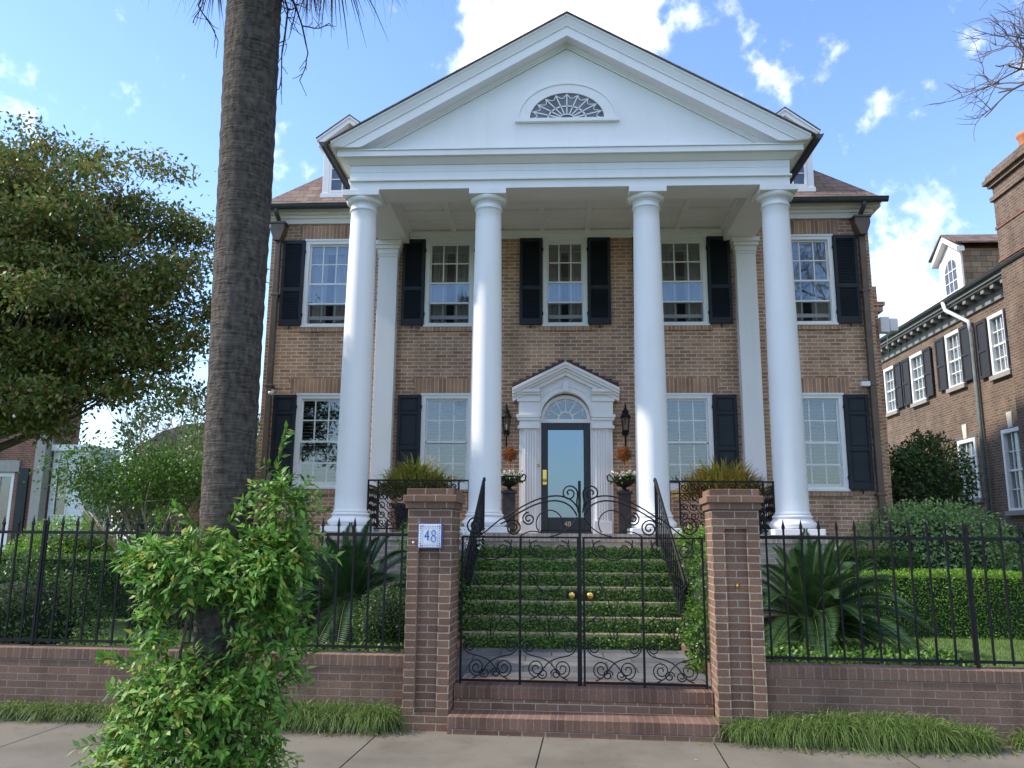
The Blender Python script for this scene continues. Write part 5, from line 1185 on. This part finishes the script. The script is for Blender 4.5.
for (x, z, dx, dz, L) in ((-.42, 1.62, -.6, .35, .2), (.40, 2.2, .15, .8, .36), (.1, 1.85, .25, .35, .3), (.5, 1.7, .9, .05, .34), (.3, .2, .8, .15, .4), (.50, .1, .5, .45, .34), (-.48, .95, -.8, .4, .2), (-.1, 1.78, -.3, .5, .28)):
    k = 12; d = unit(np.array([dx, -.15, dz])); side = np.array([0, -.4, 1.]); pts = []
    for j in range(k):
        t = j/(k-1); q = np.array([x, -.2, z])+d*L*t+np.array([0, 0, -.22*L*t*t]); pts.append(q)
        for s in (-1, 1): Pl.append(q); Dl.append(unit(d*.7+side*s*.6+rng.normal(0, .2, 3))); Nl.append(unit(np.array([0, -1, .4])+rng.normal(0, .3, 3)))
    b.tube(pts, .0035, 4)
n = len(Pl); b.tube([(.17,-.1,0),(.2,-.15,.8),(.22,-.1,1.6),(.3,-.05,2.2)], .016, 6); b.tube([(-.15,-.15,0),(-.2,-.15,.9),(-.1,-.18,1.5)], .012, 6); b.build('stems', BARK, root)
quadmesh('leaves', leaves(np.array(Pl), np.array(Dl), np.array(Nl), rng.uniform(.045, .088, n), rng.uniform(.018, .034, n), .2), L_VINE, root)

# ================================================================== NEIGHBOURS
NX0 = 11.6
nb = thing('neighbour_house', 'brown brick house at the right edge with dark shutters and a bracketed eave', 'house', (NX0, 0, 0))
# local: wall plane x=0, face towards -x, runs along y
def side_window(yc, z0, h, hw, parent, shutters, arch_top=False):
    f = MB(); c = .10
    f.box(-.04, yc-hw, z0, .12, yc-hw+c, z0+h); f.box(-.04, yc+hw-c, z0, .12, yc+hw, z0+h); f.box(-.04, yc-hw+c, z0+h-c, .12, yc+hw-c, z0+h); f.box(-.04, yc-hw+c, z0, .12, yc+hw-c, z0+.06)
    wn = f.build('window', TRIMG if 0 else SASHW, parent, bevel=.008); y0, y1, za, zb_ = yc-hw+c, yc+hw-c, z0+.06, z0+h-c
    s = MB(); s.box(.02, y0, (za+zb_)/2-.025, .07, y1, (za+zb_)/2+.025)
    for k in (1, 2): s.box(.03, y0+(y1-y0)*k/3-.013, za, .06, y0+(y1-y0)*k/3+.013, zb_)
    for k in (1, 3): s.box(.031, y0, za+(zb_-za)*k/4-.013, .059, y1, za+(zb_-za)*k/4+.013)
    s.build('sash', SASHW, wn)
    g = MB(); g.box(.062, y0, za, .066, y1, zb_); g.build('pane', GLASS, wn)
    g = MB(); g.box(.12, y0, za, .13, y1, zb_); g.build('curtain', CURT, wn)
    s = MB(); s.box(-.10, yc-hw-.08, z0-.12, .1, yc+hw+.08, z0-.002); s.build('sill', simple('sandstone_sill', (.30,.27,.24), .9), wn)
    if shutters:
        for q in (-1, 1):
            b = MB(); a0 = yc+q*(hw+.02); a1 = yc+q*(hw+.55); b.box(-.09, a0, z0+.02, -.045, a0+q*.07, z0+h-.02); b.box(-.09, a1-q*.07, z0+.02, -.045, a1, z0+h-.02)
            for za_ in (z0+.02, z0+h*.45, z0+h-.1): b.box(-.09, a0+q*.07, za_, -.045, a1-q*.07, za_+.08)
            b.box(-.07, a0+q*.07, z0+.04, -.05, a1-q*.07, z0+h-.04); b.build('shutter', simple('brown_black_shutter', (.02,.016,.014), .6), wn)
    else:
        b = MB(); b.box(-.02, yc-hw-.1, z0+h+.003, .05, yc+hw+.1, z0+h+.10); b.build('lintel', simple('grey_lintel', (.12,.11,.10), .9), wn)
        b = MB(); b.prism([(yc-.09, z0+h+.02), (yc+.09, z0+h+.02), (yc+.13, z0+h+.42), (yc-.13, z0+h+.42)], 'x', -.05, .0); b.build('keystone', simple('keystone_paint', (.62,.58,.48), .8), wn)
wins_up = [(28.15, 6.17, 1.55, .46, 1), (26.0, 6.17, 1.55, .5, 1), (23.6, 6.2, 1.6, .46, 1), (21.25, 6.1, 1.6, .42, 1)]; wins_lo = [(23.4, 3.0, 1.65, .5, 0), (21.1, 2.6, 2.05, .48, 0)]
b = MB(); hl = [(-(yc+hw), z0, -(yc-hw), z0+h) for yc, z0, h, hw, _ in wins_up+wins_lo]; b.holes(-36, -8, 0, 8.0, 0, hl, .2); b.v = [(y, -x, z) for x, y, z in b.v]
b.add([(0,8,0),(9,8,0),(9,8,8.0),(0,8,8.0)], [(0,1,2,3)]); b.add([(0,36,0),(9,36,0),(9,36,8),(0,36,8)], [(0,3,2,1)]); b.build('wall', NBRICK, nb)
for wv in wins_up: side_window(wv[0], wv[1], wv[2], wv[3], nb, True)
for wv in wins_lo: side_window(wv[0], wv[1], wv[2], wv[3], nb, False)
b = MB(); b.box(-.06, 8, 8.0, .2, 36, 8.22); b.box(-.42, 7.8, 8.40, .2, 36.2, 8.50); b.box(-.36, 7.9, 8.34, .2, 36.1, 8.40)
y = 8.2
while y < 36: b.box(-.32, y, 8.225, .1, y+.16, 8.338); y += .48
b.box(-.05, 8, 8.22, .2, 36, 8.34); b.build('bracketed_cornice', TRIMG, nb)
b = MB(); gutter(b, (-.40, 7.8, 8.56), (-.40, 36.2, 8.56), (-1,0,0)); b.build('gutter', GUT, nb)
b = MB(); b.add([(-.42,7.8,8.51),(-.42,36.2,8.51),(4.5,36.2,11.6),(4.5,7.8,11.6)], [(0,3,2,1)]); b.add([(4.5,7.8,11.6),(4.5,36.2,11.6),(9.4,36.2,8.51),(9.4,7.8,8.51)], [(0,3,2,1)]); b.build('roof', DSHING, nb)
b = MB(); b.tube([(-.5,23.0,8.5),(-.5,22.9,8.25),(-.12,22.45,7.8),(-.1,22.43,7.5)], .055, 8); b.build('downspout_elbow', PLASW, nb)
b = MB(); b.tube([(-.1,22.43,7.5),(-.1,22.4,.5)], .055, 8); b.build('downspout', simple('verdigris_pipe', (.10,.12,.11), .7, var=.3), nb)
# dormer facing the gap between the houses
dy = 24.0; b = MB(); x0 = .35
b.prism([(dy-.62, 8.6), (dy+.62, 8.6), (dy+.62, 10.25), (dy, 10.72), (dy-.62, 10.25)], 'x', x0, 4.0); dm = b.build('dormer', DSHING, nb)
b = MB(); b.box(x0-.06, dy-.66, 8.62, x0-.003, dy-.36, 10.2); b.box(x0-.06, dy+.36, 8.62, x0-.003, dy+.66, 10.2); b.box(x0-.05, dy-.36, 8.62, x0-.003, dy+.36, 8.8)
b.prism([(dy-.36, 9.75), (dy+.36, 9.75), (dy+.6, 10.22), (dy, 10.66), (dy-.6, 10.22)], 'x', x0-.04, x0-.003)
for q in (-1, 1): b.prism([(dy+q*.82, 10.12), (dy+q*.82, 10.26), (dy, 10.86), (dy, 10.68)][::-q], 'x', x0-.22, x0-.0)
b.build('dormer_front', WHITE, dm)
b = MB(); zz = lambda y_: 10.87-.60*abs(y_)
for q in (-1, 1): b.add([(x0-.26, dy, zz(0)), (x0-.26, dy+q*.88, zz(.88)), (4.6, dy+q*.88, zz(.88)), (4.6, dy, zz(0)), (x0-.26, dy, zz(0)+.05), (x0-.26, dy+q*.88, zz(.88)+.05), (4.6, dy+q*.88, zz(.88)+.05), (4.6, dy, zz(0)+.05)], [(0,1,2,3),(7,6,5,4),(4,5,1,0),(1,5,6,2)])
b.build('dormer_roof', SHING, dm)
g = MB(); A = [(dy+.36*math.cos(math.pi*k/14), 9.75+.36*math.sin(math.pi*k/14)) for k in range(15)]; g.prism([(dy-.36, 8.8), (dy+.36, 8.8)]+A[:], 'x', x0-.045, x0-.041); g.build('dormer_glass', simple('dormer_glass_brown', (.10,.09,.08), .1, var=.4), dm)
b = MB()
for yy in (-.12, .12): b.box(x0-.06, dy+yy-.014, 8.8, x0-.046, dy+yy+.014, 10.08)
for zz_ in (9.1, 9.42, 9.75): b.box(x0-.061, dy-.36, zz_-.014, x0-.047, dy+.36, zz_+.014)
b.build('dormer_muntins', SASHW, dm)
# chimney stack
b = MB(); cy0, cy1, q0 = 17.95, 20.0, -.46
b.box(q0, cy0, 0, 1.2, cy1, 10.25); b.box(q0-.06, cy0-.06, 10.25, 1.26, cy1+.06, 10.37); b.box(q0, cy0, 10.37, 1.2, cy1, 10.62)
b.box(q0-.08, cy0-.08, 10.62, 1.28, cy1+.08, 10.72); b.box(q0-.16, cy0-.16, 10.72, 1.36, cy1+.16, 10.83); b.box(q0-.1, cy0-.1, 10.83, 1.3, cy1+.1, 10.95); b.box(q0+.02, cy0+.02, 10.95, 1.18, cy1-.02, 11.1)
chn = b.build('chimney', NBRICK, nb); b = MB()
for z in (8.65, 9.5): b.box(q0-.025, cy0-.025, z, 1.22, cy1+.025, z+.07)
b.build('brick_band', REDB, chn)
for y in (18.75, 19.45):
    b = MB(); b.lathe([(.22,11.1),(.24,11.16),(.20,11.22),(.18,11.68),(.22,11.72),(.23,11.80),(.19,11.82),(.17,11.7)], .2, y, 16); b.build('chimney_pot', TERRA, chn)
# left background buildings
lb = thing('red_brick_building', 'dark red brick building with a white glazed door at the far left', 'house', (-20, 30, 0))
b = MB(); b.holes(-9, .62, 0, 9.0, 0, [(-1.5, 1.0, -.18, 4.15), (-.55, 6.2, .22, 7.7)], .2); b.add([(.62,0,0),(.62,2.6,0),(.62,2.6,9.0),(.62,0,9.0)], [(0,1,2,3)]); b.build('wall', REDB, lb)
b = MB(); b.prism([(-9.4, 9.0), (1.0, 9.0), (-4.2, 12.5)], 'y', -.4, 2.6); b.build('roof', SHING, lb)
b = MB(); b.box(-1.7, -.06, 4.17, .0, .1, 4.6); b.build('lintel', STUCCO, lb)
b = MB(); b.box(-1.5, .05, 1.0, -1.36, .15, 4.15); b.box(-.32, .05, 1.0, -.18, .15, 4.15); b.box(-1.36, .05, 4.0, -.32, .15, 4.15); b.box(-.92, .05, 1.0, -.76, .15, 4.0); b.box(-1.36, .05, 1.0, -.92, .15, 1.9); b.box(-.76, .05, 1.0, -.32, .15, 1.9); d_ = b.build('door', SIDING, lb)
b = MB(); b.box(-1.36, .1, 1.9, -.32, .11, 4.0); b.build('pane', GLASS, d_); b = MB(); b.box(-1.4, .18, 1.0, -.28, .19, 4.1); b.build('curtain', DARK, d_)  # flat dark sheet paints the unlit room behind the door glass
b = MB(); b.box(-.55, -.03, 6.2, -.45, .1, 7.7); b.box(.12, -.03, 6.2, .22, .1, 7.7); b.box(-.45, -.03, 7.6, .12, .1, 7.7); b.box(-.65, -.1, 6.08, .32, .1, 6.2); b.box(-.45, .0, 6.9, .12, .05, 6.98); wv = b.build('window', SASHW, lb)
b = MB(); b.box(-.45, .06, 6.2, .12, .07, 7.6); b.build('pane', GLASS, wv); b = MB(); b.box(-.5, .16, 6.2, .2, .17, 7.7); b.build('curtain', CURT, wv)
b = MB(); b.box(.05, -.12, 1.0, .42, -.02, 4.3); b.build('shutter', SHUT, lb)
b = MB(); b.box(.62, -.15, 0, 1.0, .25, 9.0); b.build('corner_board', STUCCO, lb)
ob = thing('white_outbuilding', 'small white clapboard outbuilding with one narrow window beside the red brick building', 'outbuilding', (-18.3, 30.35, 0))
b = MB(); b.holes(-.66, .72, 0, 5.0, 0, [(-.42, 2.6, .0, 4.4)], .2); b.add([(.72,0,0),(.72,2,0),(.72,2,5.0),(.72,0,5.0)], [(0,1,2,3)])
b.build('wall', SIDING, ob)
b = MB(); z = .3
while z < 5: b.box(-.66, -.014, z, -.47, -.002, z+.015); b.box(.05, -.014, z, .72, -.002, z+.015); z += .16
b.build('clapboard_edge', SIDING, ob)
b = MB(); b.box(-.66, -.2, 5.0, .86, 2.1, 5.22); b.build('flat_roof', SIDING, ob)
b = MB(); b.box(-.47, -.03, 2.55, -.42, .05, 4.45); b.box(0, -.03, 2.55, .05, .05, 4.45); b.box(-.42, -.03, 4.4, 0, .05, 4.45); b.box(-.42, -.03, 2.55, 0, .05, 2.6); wv = b.build('window', SIDING, ob); b = MB(); b.box(-.42, .03, 2.6, 0, .035, 4.4); b.build('pane', GLASS, wv); b = MB(); b.box(-.44, .15, 2.5, .02, .16, 4.5); b.build('curtain', DARK, wv)  # dark sheet behind the pane stands in for the shaded inside
bp_ = thing('brick_gatepost', 'slim red brick post seen left of the palm trunk', 'post', (-7.75, 17.8, .4))
b = MB(); b.box(-.14, -.14, 0, .14, .14, 2.35); b.build('shaft', REDB, bp_); b = MB(); b.box(-.18, -.18, 2.351, .18, .18, 2.44); b.build('cap', STUCCO, bp_)
bc = thing('distant_house', 'distant roof with a red brick chimney seen just left of the palm trunk', 'house', (-14.6, 38, 0))
b = MB(); b.box(-3, 0, 0, 3, 5, 4.6); b.build('wall', REDB, bc); b = MB(); b.prism([(-3.3, 4.6), (3.3, 4.6), (0, 6.4)], 'y', -.4, 5.4); rf = b.build('roof', SHING, bc); b = MB(); b.box(-1.0, .5, 5.2, 0, 1.3, 6.9); b.box(-1.08, .42, 6.9, .08, 1.38, 7.1); b.build('chimney', REDB, rf)
# small fittings on the house
sc_ = thing('security_camera', 'small white dome camera above the left ground floor shutter', 'camera', HP(-5.58, -.02, 4.5), group='security cameras'); b = MB(); b.box(-.03, -.10, .0, .03, .0, .05); b.build('bracket', PLASW, sc_); b = MB(); b.lathe([(.0,-.07),(.035,-.055),(.05,-.02),(.05,.0),(0,.01)], 0, -.11, 12); b.build('dome', PLASW, sc_)
sc_ = thing('security_camera', 'small white box camera beside the right brown downspout', 'camera', HP(5.49, -.02, 4.62), group='security cameras'); b = MB(); b.box(-.02, -.12, .0, .02, .0, .03); b.build('bracket', PLASW, sc_); b = MB(); b.box(-.10, -.20, -.04, .06, -.1, .05); b.build('housing', PLASW, sc_, bevel=.012)
fl = thing('flood_light', 'white flood light fixed to the stepped chimney at the right corner', 'flood light', HP(6.27, .9, 5.98)); b = MB(); b.box(-.09, -.22, -.16, .09, -.06, .16); b.build('housing', PLASW, fl, bevel=.02); b = MB(); b.box(.10, -.2, -.13, .26, -.08, .13); b.build('lamp_head', PLASW, fl, bevel=.02); b = MB(); b.tube([(0,0,-.1),(0,-.08,-.1)], .03, 8); b.tube([(.05,-.12,-.16),(.05,-.12,-.55)], .008, 5); b.build('bracket', PLASW, fl)
# a few fallen leaves on the pavement
rng = np.random.default_rng(131)
for a, bb, lab in ((-.68, -.13, 'small red fallen petal at the foot of the brick step'), (.93, -.75, 'yellow fallen leaf on the pavement before the gate')):
    fl_ = front('fallen_leaf', lab, 'leaf', a, bb, z=.006); quadmesh('blade', leaves(np.array([[0, 0, 0.]]), np.array([[1., .3, 0]]), np.array([[0, 0, 1.]]), .035, .02), simple('leaf_'+lab[:5].strip(), (.5,.06,.04) if 'red' in lab else (.55,.38,.05), .7), fl_)

rng = np.random.default_rng(141); n = 260
A_ = rng.uniform(-7, 6, n); B_ = np.where(rng.uniform(0, 1, n) < .7, rng.uniform(-.45, .08, n), rng.uniform(-1.7, .0, n)); P = np.array([FP(a, b_, .006) for a, b_ in zip(A_, B_)])
tag(quadmesh('leaf_litter', leaves(P, rng.normal(0, 1, (n, 3))*[1, 1, .08], rng.normal(0, .15, (n, 3))+[0, 0, 1], rng.uniform(.012, .035, n), rng.uniform(.006, .016, n)), leafmat('dry_leaf_bits', [(.10,.07,.035),(.18,.12,.05),(.07,.06,.04),(.14,.13,.05)], .1, .9, .1)), 'tiny dry leaf bits scattered along the pavement by the wall', 'leaf litter', kind='stuff')
